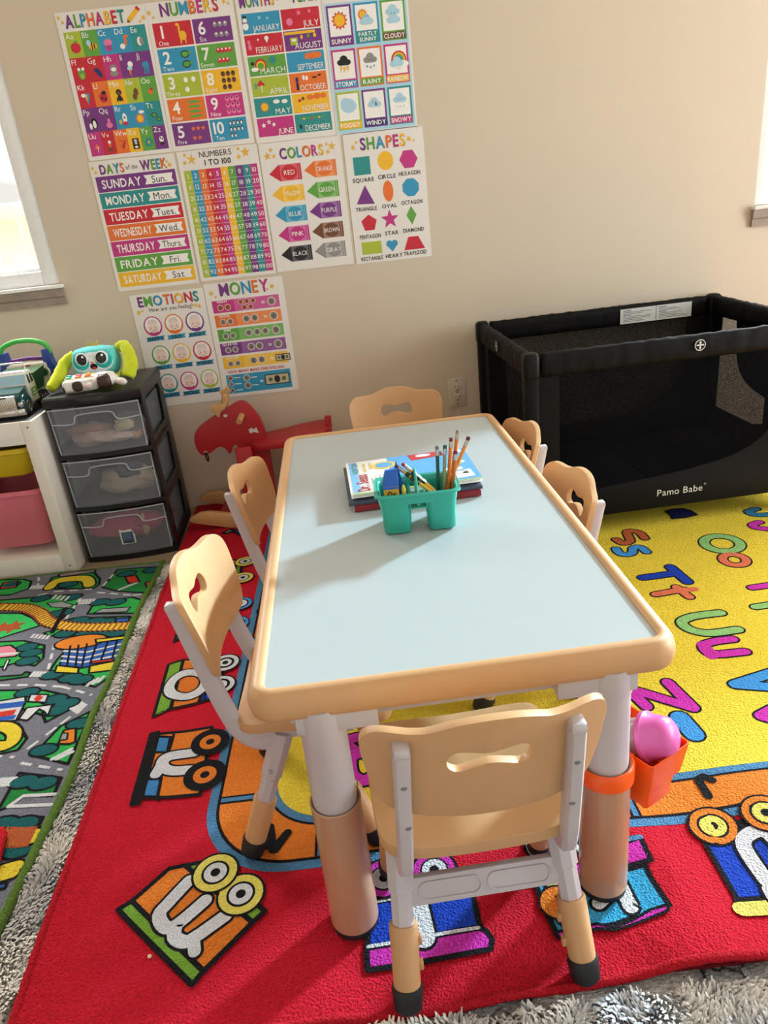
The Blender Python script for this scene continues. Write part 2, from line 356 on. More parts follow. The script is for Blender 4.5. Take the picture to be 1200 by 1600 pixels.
# --- ALPHABET
p = Poster('poster headed ALPHABET, rows of letters with little pictures, top left corner of the wall display', -.935, 1.298, (-.014, -.012, .272, .412))
p.title(.108, .386, 'ALPHABET', .034, maxw=.19); p.line([(.215, .372), (.248, .4)], .014, I['yel'], 3, False); p.line([(.246, .398), (.252, .404)], .014, I['red'], 4, False); p.poly([(.208, .366), (.2115, .376), (.219, .3665)], I['brn'], 4)
p.stars((-.004, .398, .008), (.006, .385, .006), (.262, .375, .01), (.25, .366, .006))
rows = [('Aa Bb Cc Dd Ee', 'lim grn blu blu tea'), ('Ff Gg Hh Ii Jj', 'red red mag pur pur'), ('Kk Ll Mm Nn Oo', 'red org yel lim grn'), ('Pp Qq Rr Ss Tt', 'pur pur blu blu tea'), ('Uu Vv Ww Xx Yy Zz', 'mag red org yel grn pur')]
PIC = {'A': [('e', 'red', 0, 0, .017, .016), ('e', 'grn', .004, .018, .006, .003)], 'B': [('e', 'yel', .003, 0, .014, .011), ('r', 'blk', 0, 0, .002, .011), ('r', 'blk', .008, 0, .002, .009), ('e', 'sky', -.01, .01, .007, .009)], 'C': [('e', 'pnk', 0, .006, .014, .01), ('r', 'mag', 0, -.01, .009, .008)], 'D': [('e', 'org', .004, .006, .005, .016), ('e', 'org', .008, .018, .008, .005), ('e', 'wht', -.008, -.01, .009, .008)], 'E': [('e', 'wht', -.003, 0, .009, .013), ('e', 'gry', .003, 0, .007, .012)], 'F': [('e', 'grn', 0, -.003, .012, .016), ('e', 'wht', -.007, .013, .005, .005), ('e', 'wht', .007, .013, .005, .005), ('e', 'lim', 0, -.008, .006, .008)], 'G': [('e', 'nvy', -.003, .005, .009, .007), ('e', 'nvy', .004, -.004, .008, .009), ('e', 'nvy', .009, -.012, .006, .006)], 'H': [('e', 'gry', 0, .006, .013, .011), ('e', 'gry', 0, -.01, .015, .009), ('e', 'wht', 0, .002, .009, .006)], 'I': [('e', 'wht', .004, .012, .009, .009), ('t', 'org', 0, -.012, .007, .014), ('e', 'sky', 0, 0, .009, .006)], 'J': [('e', 'blu', 0, .006, .012, .01), ('r', 'blu', -.006, -.01, .002, .011), ('r', 'blu', .002, -.01, .002, .012), ('r', 'blu', .008, -.01, .002, .01)], 'K': [('t', 'blu', 0, -.002, .011, .017), ('t', 'yel', -.003, 0, .005, .012), ('e', 'wht', -.012, .01, .008, .006)], 'L': [('e', 'red', 0, -.002, .014, .016), ('e', 'blk', .004, .012, .008, .006), ('e', 'blk', -.005, -.004, .004, .004), ('e', 'blk', .006, -.007, .004, .004)], 'M': [('e', 'blk', 0, .009, .01, .009), ('e', 'brn', 0, .007, .007, .006), ('e', 'blk', 0, -.009, .007, .01), ('r', 'blk', -.009, -.014, .002, .006), ('r', 'blk', .008, -.014, .002, .006)], 'N': [('e', 'brn', .004, .004, .008, .012), ('e', 'brn', -.002, -.01, .008, .01)], 'O': [('e', 'org', 0, 0, .008, .008), ('e', 'red', .004, .008, .005, .005)], 'P': [('e', 'blk', .004, -.002, .011, .017), ('e', 'wht', .004, -.005, .006, .012), ('e', 'wht', -.01, -.01, .005, .01)], 'Q': [('e', 'pnk', 0, -.012, .011, .009), ('e', 'pnk', 0, .002, .005, .008), ('e', 'brn', 0, .013, .005, .005)], 'R': [('e', 'wht', .002, .004, .008, .016), ('e', 'red', .002, -.012, .008, .006), ('e', 'blk', .002, .006, .003, .003), ('e', 'yel', -.014, -.006, .005, .007)], 'S': [('s', 'org', 0, -.002, .017, .017), ('e', 'yel', 0, -.002, .011, .011), ('e', 'wht', .008, .018, .01, .005)], 'T': [('e', 'blk', -.004, .004, .01, .007), ('e', 'grn', -.004, .004, .007, .005), ('e', 'blk', .01, -.01, .008, .006), ('e', 'grn', .01, -.01, .006, .004)], 'U': [('t2', 'org', 0, .002, .012, .009), ('r', 'wht', .002, -.01, .0012, .01)], 'V': [('e', 'wht', 0, .012, .006, .006), ('t2', 'brn', 0, -.008, .011, .011), ('e', 'org', 0, 0, .005, .006)], 'W': [('t', 'red', 0, -.004, .014, .016), ('t', 'org', -.004, .002, .012, .008)], 'X': [('r', 'blk', 0, -.003, .013, .019), ('r', 'wht', 0, .003, .006, .0015), ('r', 'wht', 0, .009, .007, .0015), ('r', 'wht', 0, -.003, .005, .0015), ('r', 'wht', 0, .003, .0012, .01), ('e', 'wht', 0, -.015, .007, .004)], 'Y': [('e', 'tea', 0, -.003, .015, .016), ('s', 'yel', 0, -.003, .007, .007)], 'Z': [('e', 'wht', 0, .003, .009, .011), ('e', 'blk', -.003, .008, .003, .003), ('e', 'blk', .004, .004, .003, .003), ('e', 'blk', 0, -.012, .007, .006)]}
def icon(p, x, y, spec, k=1, L0=3):
    for i, (t, c, dx, dy, a, b_) in enumerate(spec):
        X, Y, a, b_ = x+dx*k, y+dy*k, a*k, b_*k; L = L0+i
        if t == 'e': p.ell(X, Y, a, b_, I[c], L, 14)
        elif t == 'r': p.rect(X-a, Y-b_, X+a, Y+b_, I[c], L)
        elif t == 't': p.poly([(X-a, Y+b_), (X+a, Y+b_), (X, Y-b_)], I[c], L)
        elif t == 't2': p.poly([(X-a, Y-b_), (X+a, Y-b_), (X, Y+b_)], I[c], L)
        elif t == 's': p.star(X, Y, a, I[c], L, 12 if a > .01 else 5, .72 if a > .01 else .45)
for r, (ls, cs) in enumerate(rows):
    ls, cs = ls.split(), cs.split(); n = len(ls); cw = .262/n; ch = .358/5; y1 = .358-r*ch
    for i, (l, c) in enumerate(zip(ls, cs)):
        p.rect(i*cw, y1-ch, (i+1)*cw, y1, I[c], 1); p.text((i+.06)*cw+.001, y1-.012, l, .0155, I['wht'], 2, align='l', gap=.06)
        icon(p, (i+.56)*cw, y1-ch*.62, PIC[l[0]], .95 if n == 5 else .85)
p.done()
# --- NUMBERS
p = Poster('poster headed NUMBERS with ten coloured boxes counting one to ten', -.65, 1.298, (-.012, -.012, .266, .412))
p.title(.125, .39, 'NUMBERS', .034, maxw=.185); p.stars((-.003, .385, .009), (.008, .372, .006), (.238, .395, .009), (.252, .389, .006))
words = 'One Two Three Four Five Six Seven Eight Nine Ten'.split(); nc = 'red blu lim org pur pur grn yel mag blu'.split(); oc = 'yel grn wht grn org gry red brn pnk wht'.split()
for k in range(10):
    cx, cy = (k//5)*.128, .358-(k % 5+1)*.0716; W = .123
    p.rect(cx, cy+.003, cx+W, cy+.0716-.002, I[nc[k]], 1); p.text(cx+.027, cy+.044, str(k+1), .034, I['wht'], 2, .036, 1); p.text(cx+.026, cy+.0135, words[k], .0125, I['wht'], 2, .05)
    n = k+1; cols_ = [1, 1, 2, 1, 3, 3, 4, 3, 3, 4][k]; rw = -(-n//cols_)
    for i in range(n):
        x = cx+.062+.05*((i % cols_)+.5)/cols_; y = cy+.064-.056*((i//cols_)+.5)/rw
        if k == 4: p.star(x, y, .0085, I[oc[k]], 2)
        elif k == 0: icon(p, x, y, [('e', 'yel', .004, -.006, .012, .013), ('r', 'yel', -.005, .012, .003, .014), ('r', 'yel', -.004, -.02, .002, .008), ('r', 'yel', .011, -.02, .002, .008), ('e', 'yel', -.009, .025, .006, .004)])
        elif k == 3: p.ell(x, y, .022, .004, I['grn'], 2)
        elif k == 1: icon(p, x, y, [('e', 'blk', 0, 0, .014, .011), ('e', 'grn', 0, 0, .011, .008), ('e', 'grn', .016, .003, .005, .004)])
        elif k == 9: icon(p, x, y, [('e', 'blk', 0, 0, .0048, .0075), ('e', 'wht', 0, -.001, .003, .005)])
        else: p.ell(x, y, .0072, .0078, I[oc[k]], 2, 12); p.ell(x, y+.003, .003, .003, I['blk' if k in (7, 8) else 'wht'], 3, 8)
p.done()
# --- MONTHS
p = Poster('poster headed MONTHS of the YEAR with twelve coloured month boxes', -.364, 1.298, (-.012, -.016, .262, .412))
p.title(.055, .388, 'MONTHS', .03, maxw=.11); p.text(.136, .388, 'of the', .012, I['blk'], 3, .035); p.title(.205, .388, 'YEAR', .03, maxw=.085)
ms = 'JANUARY FEBRUARY MARCH APRIL MAY JUNE JULY AUGUST SEPTEMBER OCTOBER NOVEMBER DECEMBER'.split(); mc = 'blu red grn lim tea mag red pur blu org yel tea'.split()
for k in range(12):
    cx, cy = (k//6)*.1275, .358-(k % 6+1)*.0597; W = .123
    p.rect(cx, cy+.002, cx+W, cy+.0575, I[mc[k]], 1); p.text(cx+W-.005, cy+.0145, ms[k], .0165, I['wht'], 5, .086, align='r')
mi = [[('e', 'wht', -.005, -.012, .011, .012), ('e', 'wht', -.005, .007, .008, .008), ('r', 'blk', -.005, .018, .006, .004), ('r', 'red', -.005, -.001, .007, .0015), ('s', 'sky', .05, .012, .007, .007), ('s', 'sky', .08, .008, .006, .006)], [('e', 'pnk', -.002, .006, .006, .007), ('e', 'pnk', 0, -.01, .007, .01), ('e', 'wht', .066, .015, .008, .007), ('t', 'wht', .066, .007, .008, .008), ('s', 'wht', .034, .012, .005, .005)], [('e', 'red', .03, 0, .022, .02), ('e', 'yel', .03, -.002, .017, .015), ('e', 'grn', .03, -.004, .012, .011), ('e', 'wht', .006, -.014, .014, .007), ('r', 'blk', .0, .006, .006, .005), ('e', 'tea', .078, .012, .012, .012)], [('t2', 'red', .02, .01, .018, .01), ('r', 'wht', .022, -.01, .0015, .012), ('r', 'blu', 0, 0, .003, .01)], [('s', 'org', .022, -.003, .018, .018), ('e', 'yel', .022, -.003, .013, .013), ('e', 'wht', .07, .012, .013, .007), ('e', 'wht', .102, .01, .012, .007)], [('s', 'wht', .008, .004, .01, .01), ('s', 'wht', .03, .014, .01, .01), ('s', 'wht', .048, .004, .009, .009), ('e', 'yel', .03, .014, .003, .003)], [('s', 'pnk', .012, -.012, .014, .014), ('s', 'pnk', .05, .014, .01, .01), ('s', 'pnk', .09, .016, .008, .008)], [('r', 'yel', .045, .021, .058, .0045), ('r', 'lim', .02, -.006, .014, .012), ('r', 'wht', .02, -.002, .008, .004), ('e', 'yel', .05, .006, .005, .007), ('e', 'grn', .076, .008, .006, .006), ('e', 'yel', .1, .008, .006, .007)], [('e', 'org', .066, .012, .014, .011), ('e', 'org', .088, .013, .015, .012), ('e', 'org', .105, .013, .013, .01)], [('e', 'nvy', .012, .006, .006, .01), ('r', 'blk', .012, -.016, .005, .012), ('e', 'wht', .038, .012, .005, .009), ('e', 'wht', .05, .01, .005, .008), ('e', 'blk', .08, .01, .01, .003), ('e', 'blk', .1, .016, .007, .003)], [('e', 'red', .012, .006, .007, .005), ('e', 'brn', .026, .012, .006, .006), ('e', 'org', .054, .014, .014, .009), ('e', 'org', .082, .016, .014, .01), ('e', 'org', .106, .016, .012, .009)], [('e', 'blk', .004, -.014, .005, .008), ('r', 'grn', .055, .014, .052, .002), ('e', 'yel', .02, .012, .004, .004), ('e', 'red', .05, .011, .004, .004), ('e', 'yel', .08, .012, .004, .004)]]
for k in range(12): icon(p, (k//6)*.1275+.014, .358-(k % 6+.5)*.0597+.003, mi[k], .86)
p.done()
# --- WEATHER
p = Poster('poster headed WEATHER on pale blue with nine framed sky pictures, top right of the display', -.097, 1.284, (-.006, -.004, .272, .428))
p.rect(0, 0, .266, .372, I['sky'], 1); p.title(.135, .402, 'WEATHER', .034, maxw=.235)
wn_ = ['SUNNY', 'PARTLY', 'CLOUDY', 'STORMY', 'RAINY', 'RAINBOW', 'FOGGY', 'WINDY', 'SNOWY']; wc = 'pur blu grn mag org mag lim pur tea'.split(); bc = 'pur tea brn blu grn yel yel nvy mag'.split()
cl = lambda c, y=0: [('e', c, -.012, -.003+y, .012, .009), ('e', c, .012, -.003+y, .012, .009), ('e', c, 0, .005+y, .014, .013), ('r', c, 0, -.007+y, .014, .005)]
fc = [('e', 'blk', -.004, .004, .0014, .002), ('e', 'blk', .006, .004, .0014, .002)]
wi = [[('s', 'red', 0, 0, .028, .028), ('s', 'org', 0, 0, .024, .024), ('e', 'yel', 0, 0, .018, .018)], [('s', 'org', -.012, .01, .018, .018), ('e', 'yel', -.012, .01, .011, .011)]+cl('sky', -.008)+fc, cl('sky', -.012)+cl('sky', .012)+fc, cl('blk', .008)+[('t', 'yel', -.012, -.016, .004, .01), ('t', 'yel', 0, -.018, .004, .01), ('t', 'yel', .012, -.016, .004, .01)], cl('gry', .008)+fc+[('e', 'blu', -.012, -.014, .002, .004), ('e', 'blu', 0, -.018, .002, .004), ('e', 'blu', .012, -.014, .002, .004)], [('e', 'red', .008, -.004, .027, .027), ('e', 'yel', .008, -.004, .022, .022), ('e', 'grn', .008, -.004, .017, .017), ('e', 'blu', .008, -.004, .012, .012), ('e', 'wht', .012, -.018, .03, .012)]+cl('sky', -.012), [('e', 'sky', 0, 0, .028, .022), ('e', 'sky', -.008, .008, .02, .018)], cl('sky', 0)+fc+[('e', 'blk', .006, -.003, .003, .004)], cl('sky', .006)+fc+[('s', 'sky', -.012, -.018, .004, .004), ('s', 'sky', 0, -.02, .004, .004), ('s', 'sky', .012, -.018, .004, .004)]]
for k in range(9):
    cx, cy = .006+(k % 3)*.087, .372-(k//3+1)*.122+.004; W, H = .08, .112
    p.rect(cx, cy, cx+W, cy+H, I[wc[k]], 2); p.rect(cx+.006, cy+(.036 if k == 1 else .027), cx+W-.006, cy+H-.006, I['wht'], 3); p.rect(cx+.003, cy+.003, cx+W-.003, cy+.023, I[bc[k]], 3)
    if k == 1: p.rect(cx+.003, cy+.003, cx+W-.003, cy+.034, I['tea'], 4); p.text(cx+W/2, cy+.026, 'PARTLY', .011, I['wht'], 5, .06, 1); p.text(cx+W/2, cy+.011, 'SUNNY', .011, I['wht'], 5, .06, 1)
    else: p.text(cx+W/2, cy+.013, wn_[k], .013, I['wht'], 5, .068, 1)
    icon(p, cx+W/2, cy+.07, wi[k], .95, 4)
p.done()
# --- DAYS OF THE WEEK
p = Poster('poster headed DAYS of the WEEK with seven coloured day stripes', -.942, .868, (-.012, -.012, .281, .414))
p.title(.062, .388, 'DAYS', .028, maxw=.082); p.text(.13, .387, 'of the', .014, I['blk'], 3, .04); p.title(.205, .388, 'WEEK', .03, maxw=.09); p.stars((-.002, .394, .008), (.006, .38, .008), (.252, .392, .006), (.26, .38, .01))
for k, (d, a, c) in enumerate(zip('SUNDAY MONDAY TUESDAY WEDNESDAY THURSDAY FRIDAY SATURDAY'.split(), 'Sun. Mon. Tues. Wed. Thurs. Fri. Sat'.split(), 'pur tea red org mag grn yel'.split())):
    y = .368-(k+1)*.0526
    p.rect(0, y+.0015, .274, y+.051, I[c], 1); p.text(.085, y+.026, d, .026, I['wht'], 2, .135, 1)
    x0 = .164; p.poly([(x0, y+.012), (x0+.1, y+.012), (x0+.094, y+.026), (x0+.1, y+.041), (x0, y+.041), (x0+.008, y+.026)], I['wht'], 2); p.text(x0+.05, y+.026, a, .022, I['blk'], 3, .07)
p.done()
# --- 1 TO 100
p = Poster('poster headed NUMBERS 1 TO 100, a striped number grid', -.64, .871, (-.013, -.012, .262, .412))
p.text(.118, .397, 'NUMBERS', .018, I['blk'], 3, .12); p.text(.122, .371, '1 TO 100', .017, I['blk'], 3, .09, 1); p.stars((.035, .385, .017), (.01, .377, .009), (.014, .4, .008), (.22, .39, .017), (.196, .378, .01), (.198, .402, .008))
cc = 'lim blu org red mag yel grn pur tea mag'.split()
for i in range(10):
    p.rect(i*.0254, 0, (i+1)*.0254, .352, I[cc[i]], 1)
    for j in range(10): p.text((i+.5)*.0254, .352-(j+.5)*.0352, str(j*10+i+1), .0145, I['wht'], 3, .021, 0)
for j in range(1, 10): p.rect(0, j*.0352-.0004, .254, j*.0352+.0004, I['wht'], 2)
p.done()
# --- COLORS
p = Poster('poster headed COLORS with ten crayon shapes', -.345, .866, (-.028, -.004, .252, .414))
p.title(.115, .378, 'COLORS', .032, maxw=.15); p.stars((-.002, .374, .014), (.012, .392, .009), (.02, .372, .008), (.222, .384, .014), (.206, .368, .009), (.204, .392, .007))
for k, (t, c) in enumerate(zip('RED YELLOW BLUE PINK BLACK ORANGE GREEN PURPLE BROWN GRAY'.split(), 'red yel blu mag blk org grn pur brn gry'.split())):
    x, y = -.005+(k//5)*.122+(k % 5)*.0, .318-(k % 5)*.0665; rgb = C[c]; lt = ink(tuple(int(v*.7+255*.3) for v in rgb))
    p.rect(x+.036, y-.026, x+.112, y+.026, lt, 1); p.rect(x+.036, y-.026, x+.039, y+.026, I[c], 2); p.rect(x+.1, y-.026, x+.103, y+.026, I[c], 2); p.rect(x+.107, y-.026, x+.112, y+.026, I[c], 2)
    p.poly([(x, y), (x+.036, y-.026), (x+.036, y+.026)], I[c], 1); p.ell(x+.07, y, .027, .0235, I[c], 2); p.text(x+.07, y, t, .0145, I['wht'], 3, .055)
p.done()
# --- SHAPES
p = Poster('poster headed SHAPES with twelve coloured shapes, right end of the middle row', -.069, .862, (-.014, -.004, .262, .42))
p.title(.12, .384, 'SHAPES', .036, maxw=.155); p.stars((.018, .376, .01), (.03, .39, .007), (.212, .384, .011), (.228, .378, .006))
def lab(x, y, t, w=.075): p.text(x, y, t, .0125, I['blk'], 3, w, 1)
X3 = (.042, .125, .205)
p.rect(.013, .288, .071, .345, I['tea'], 2); lab(X3[0], .272, 'SQUARE'); p.ell(X3[1], .325, .027, .03, I['yel'], 2, 28); lab(X3[1], .275, 'CIRCLE'); p.ngon(X3[2], .322, .032, 6, I['mag'], 2, PI/2); lab(X3[2], .278, 'HEXAGON')
p.poly([(.01, .196), (.074, .192), (.045, .255)], I['pur'], 2); lab(X3[0], .178, 'TRIANGLE'); p.ell(X3[1], .228, .018, .034, I['org'], 2, 28); lab(X3[1], .18, 'OVAL'); p.ngon(X3[2], .232, .031, 8, I['blu'], 2, PI/8); lab(X3[2], .184, 'OCTAGON')
p.ngon(.047, .13, .029, 5, I['red'], 2); lab(.046, .086, 'PENTAGON'); p.star(.122, .136, .033, I['mag'], 2); lab(.124, .09, 'STAR'); p.poly([(.2, .172), (.218, .142), (.2, .11), (.182, .142)], I['grn'], 2); lab(.203, .092, 'DIAMOND')
p.rect(.012, .026, .083, .068, I['lim'], 2); lab(.045, .011, 'RECTANGLE', .08); p.ell(.112, .054, .0115, .0115, I['blu'], 2); p.ell(.131, .054, .0115, .0115, I['blu'], 2); p.poly([(.1015, .05), (.1415, .05), (.1215, .026)], I['blu'], 2); lab(.125, .0125, 'HEART'); p.poly([(.164, .026), (.24, .026), (.218, .07), (.182, .07)], I['red'], 2); lab(.203, .014, 'TRAPEZOID', .083)
p.done()
# --- EMOTIONS
p = Poster('poster headed EMOTIONS with nine round faces, partly behind the drawer cart', -.91, .43, (-.012, -.012, .258, .408))
p.title(.125, .382, 'EMOTIONS', .034, maxw=.222); p.text(.13, .351, 'How are you feeling?', .0145, I['blk'], 3, .16); p.stars((.01, .345, .011), (.024, .35, .006), (.22, .35, .009), (.234, .345, .009))
for k, (t, c) in enumerate(zip('HAPPY SAD ANGRY SILLY EXCITED WORRIED SCARED PROUD CONFUSED'.split(), 'mag org pur grn yel red tea mag lim'.split())):
    x, y = .05+(k % 3)*.078+(k//3)*.006, .292-(k//3)*.108
    p.ell(x, y, .034, .036, I[c], 2, 28); p.ell(x, y+.002, .029, .03, I['wht'], 3, 28); p.ell(x, y-.026, .017, .009, I[c], 4); p.ell(x, y-.006, .02, .018, ink((238, 214, 204)), 5)
    p.poly([(x-.02, y+.005), (x-.012, y+.024), (x+.012, y+.024), (x+.02, y+.005), (x, y+.012)], ink((222, 206, 200)), 6)
    for s in (-1, 1): p.ell(x+.008*s, y-.006, .0018, .0024, I['blk'], 6, 8); p.ell(x+.012*s, y-.012, .003, .002, I['pnk'], 6, 8)
    p.line([(x-.005, y-.016), (x, y-.018), (x+.005, y-.016)], .0014, I['blk'], 6)
    p.poly([(x-.036, y-.055), (x+.034, y-.053), (x+.03, y-.046), (x+.036, y-.037), (x-.034, y-.039), (x-.03, y-.047)], I['blu'], 3); p.text(x, y-.046, t, .0125, I['blk'], 7, .058, 1)
p.done()
# --- MONEY
p = Poster('poster headed MONEY with coloured bands of coins and bank notes, right of the EMOTIONS one', -.629, .438, (-.02, -.014, .27, .41))
p.title(.125, .385, 'MONEY', .042, maxw=.18); p.stars((.004, .376, .011), (.018, .362, .006), (.228, .378, .011), (.21, .37, .006))
def coin(x, y, r, c=(150, 140, 128)): p.ell(x, y, r, r, I['wht'], 4, 18); p.ell(x, y, r*.88, r*.88, ink(c), 5, 18); p.ell(x, y, r*.5, r*.6, ink(tuple(int(v*.72) for v in c)), 6, 12)
def note(x, y, w_, h_): p.rect(x, y, x+w_, y+h_, I['blk'], 4); p.rect(x+.003, y+.003, x+w_-.003, y+h_-.003, ink((190, 184, 150)), 5); p.ell(x+w_/2, y+h_/2, h_*.28, h_*.36, I['blk'], 6, 14); p.ell(x+w_*.22, y+h_/2, h_*.2, h_*.2, ink((90, 96, 70)), 6, 12); p.ell(x+w_*.78, y+h_/2, h_*.2, h_*.2, ink((90, 96, 70)), 6, 12)
for k, (t, c) in enumerate(zip('PENNY NICKEL DIME QUARTER DOLLAR'.split(), 'mag org grn pur yel'.split())):
    y = .352-(k+1)*.052; lt = ink(tuple(int(v*.8+255*.2) for v in C[c]))
    p.rect(0, y+.004, .247, y+.048, lt, 1); p.rect(0, y+.004, .08, y+.048, I[c], 2); p.text(.038, y+.043, t, .008, I['wht'], 3, .06, 1)
    for x in (.028, .055): coin(x, y+.022, .0115, (176, 96, 50) if k == 0 else (150, 142, 132))
    n = [5, 2, 3, 2, 2][k]
    for i in range(n):
        if k == 0: coin(.105+(i % 3)*.023+(i//3)*.011, y+.036-(i//3)*.021, .0098, (176, 96, 50))
        else: coin(.116+i*.031, y+.026, .014 if k != 2 else .013)
    p.text(.187, y+.026, '=', .016, I['wht'], 4, None, 1)
    if k < 4: coin(.218, y+.026, .0155)
    else: note(.2, y+.013, .056, .026)
p.text(.12, .083, 'HOW MANY MAKE ONE DOLLAR?', .0105, I['red'], 3, .215, 1)
p.rect(0, 0, .247, .072, I['blu'], 1)
for j in range(3): coin(.016, .06-.024*j, .0095, (176, 96, 50) if j == 0 else (150, 142, 132)); p.rect(.03, .058-.024*j, .055, .061-.024*j, I['wht'], 3)
for j in range(2): coin(.078, .055-.03*j, .013); p.rect(.094, .053-.03*j, .118, .056-.03*j, I['wht'], 3)
p.text(.133, .036, '=', .016, I['wht'], 4, None, 1); note(.147, .018, .093, .04)
p.done()
# ================================================================ rugs
def sstep(a, b, x):
    t = max(0, min(1, (x-a)/(b-a))); return t*t*(3-2*t)
FEET = [(.13, -2.1), (-.14, -2.1), (.19, -1.955), (-.22, -1.96), (-.415, -1.815), (.15, -1.87), (-.15, -1.87)]
def wave(x, y):
    f = sstep(-1.62, -1.95, y)*sstep(-.25, .35, x)*(.5+.5*math.sin(x*17+y*5+1.2))*.016
    e = sstep(-2.0, -2.1, y)*(.5+.5*math.sin(x*21+.5))*.006
    l = sstep(-.56, -.68, x)*sstep(-.3, -.6, y)*(.5+.5*math.sin(x*52+y*1.5))*.006
    k = 1
    for a, b in FEET: k = min(k, sstep(.035, .13, math.hypot(x-a, y-b)))
    return (f+e+l)*k
RED, ORG, YEL = pile((186, 18, 40)), pile((214, 118, 40)), pile((236, 196, 60))
BLK, WHT, BLU, STEEL = pile((20, 19, 24)), pile((206, 208, 214)), pile((24, 60, 168)), pile((74, 122, 160))
GRN, MAG, LBL, LGR, SAL = pile((112, 158, 52)), pile((192, 48, 164)), pile((52, 150, 196)), pile((136, 186, 112)), pile((216, 112, 80))
SKB, CRM, NVY, BRK = pile((62, 140, 206)), pile((226, 206, 96)), pile((24, 28, 84)), pile((176, 88, 50))
rg = Canvas()
rc = 12
def corner_poly(x0, y0, x1, y1, r):   # only the two front corners are round
    p = [(x1, y1), (x0, y1)]
    for k in range(rc+1):
        a = PI+PI/2*k/rc; p.append((x0+r+r*math.cos(a), y0+r+r*math.sin(a)))
    for k in range(rc+1):
        a = -PI/2+PI/2*k/rc; p.append((x1-r+r*math.cos(a), y0+r+r*math.sin(a)))
    return p
BX0, BX1, BY0, BY1 = -.512, 1.62, -1.85, -.24
rg.poly(corner_poly(BX0, BY0, BX1, BY1, .17), STEEL, 1); rg.poly(corner_poly(BX0+.018, BY0+.018, BX1-.018, BY1, .155), BLK, 2)
rg.poly(corner_poly(BX0+.024, BY0+.024, BX1-.024, BY1-.03, .15), ORG, 3)
rg.poly(corner_poly(BX0+.115, BY0+.095, BX1-.115, BY1-.12, .12), BLK, 4); rg.poly(corner_poly(BX0+.12, BY0+.1, BX1-.12, BY1-.125, .115), STEEL, 5)
rg.poly(corner_poly(BX0+.136, BY0+.116, BX1-.136, BY1-.14, .1), YEL, 6)
for a, b in ((-.284, 'v'), (.004, 'v'), (.291, 'v'), (.578, 'v'), (.86, 'v'), (-1.664, 'h'), (-1.37, 'h'), (-1.08, 'h'), (-.798, 'h'), (-.51, 'h')):
    q = [(a, BY0+.024), (a, BY0+.1)] if b == 'v' else [(BX0+.024, a), (BX0+.12, a)]
    rg.line(q, .02, BLK, 4, False); rg.line(q, .01, STEEL, 5, False)
def ST(pts, wd, m, L=8, ow=.006, sm=True): rg.stroke(pts, wd*.78, m, BLK, ow*.8, L, sm)
# black letters in the track band
for q in ([(-0.3858,-1.792), (-0.3817,-1.746), (-0.3712,-1.801), (-0.3467,-1.765), (-0.3676,-1.802)], [(-0.4829,-0.9156), (-0.4896,-0.9332), (-0.4821,-0.951)], [(0.4575,-1.764), (0.4464,-1.752), (0.4334,-1.758), (0.4341,-1.799)]):
    rg.line(q, .016, BLK, 8)
# letters on the yellow field
ST([(0.6219,-0.996), (0.6683,-0.9945), (0.7229,-0.9918)], .036, BLU, sm=False); ST([(0.7182,-0.9547), (0.7283,-1.046)], .036, BLU, 8.5, sm=False)
ST([(0.6201,-1.092), (0.67,-1.087), (0.7049,-1.085)], .03, SAL, 8, sm=False); ST([(0.6877,-1.068), (0.6996,-1.125)], .03, SAL, 8.5, sm=False); rg.line([(0.6744,-1.088), (0.7287,-1.089)], .023, SAL, 10.5)
ST([(0.7395,-1.216), (0.6931,-1.216), (0.6543,-1.221), (0.6281,-1.239), (0.6354,-1.274), (0.6731,-1.298), (0.7441,-1.297)], .034, LGR)
ST([(0.7128,-1.333), (0.6691,-1.334), (0.6389,-1.343), (0.6314,-1.364), (0.6453,-1.384), (0.7153,-1.387)], .032, MAG); rg.line([(0.6358,-1.342), (0.6355,-1.387)], .03, MAG, 9)
ST([(0.4215,-1.536), (0.404,-1.468), (0.5145,-1.558), (0.4977,-1.465)], .033, MAG, sm=False)
ST([(0.4749,-1.583), (0.4811,-1.637)], .05, SKB, sm=False)
ST([(0.749,-1.47), (0.6357,-1.499), (0.7275,-1.529)], .036, SKB, sm=False)
ST([(0.6736,-1.591), (0.6368,-1.607), (0.6565,-1.622)], .036, MAG, sm=False)
def ring(cx, cy, a, b, wd, m, L=8): ST([(cx+a*math.cos(k*PI/12), cy+b*math.sin(k*PI/12)) for k in range(25)], wd, m, L)
(c1, c2) = [(0.9221,-0.85), (0.9072,-0.9552)]
ring(*c1, .05, .052, .036, LGR); ring(*c2, .031, .034, .03, SAL)
ST([(0.72,-0.7574), (0.7172,-0.7101), (0.6861,-0.6963), (0.6768,-0.7368), (0.6697,-0.7666), (0.6439,-0.7747), (0.633,-0.7441)], .032, BRK); ST([(0.6904,-0.8472), (0.6834,-0.8132), (0.6619,-0.8136), (0.6482,-0.8433), (0.6275,-0.8496), (0.6113,-0.8361), (0.6112,-0.8063)], .032, SKB)
rg.shape([(0.8593,-0.5818), (0.8874,-0.5708), (0.9209,-0.5747), (0.9372,-0.5973), (0.9432,-0.6353), (0.9018,-0.6447), (0.8568,-0.6431), (0.8623,-0.6191)], NVY, BLK, .008, 8)
ST([(1.165,-0.6953), (1.115,-0.6849), (1.104,-0.6575), (1.138,-0.6415)], .034, pile((40, 112, 150))); ST([(1.109,-0.7973), (1.071,-0.7766), (1.067,-0.7529), (1.097,-0.7389)], .032, MAG)
ST([(0.8749,-1.115), (0.9494,-1.111)], .03, MAG, sm=False); ST([(0.835,-1.208), (0.8973,-1.204)], .03, LGR, sm=False)
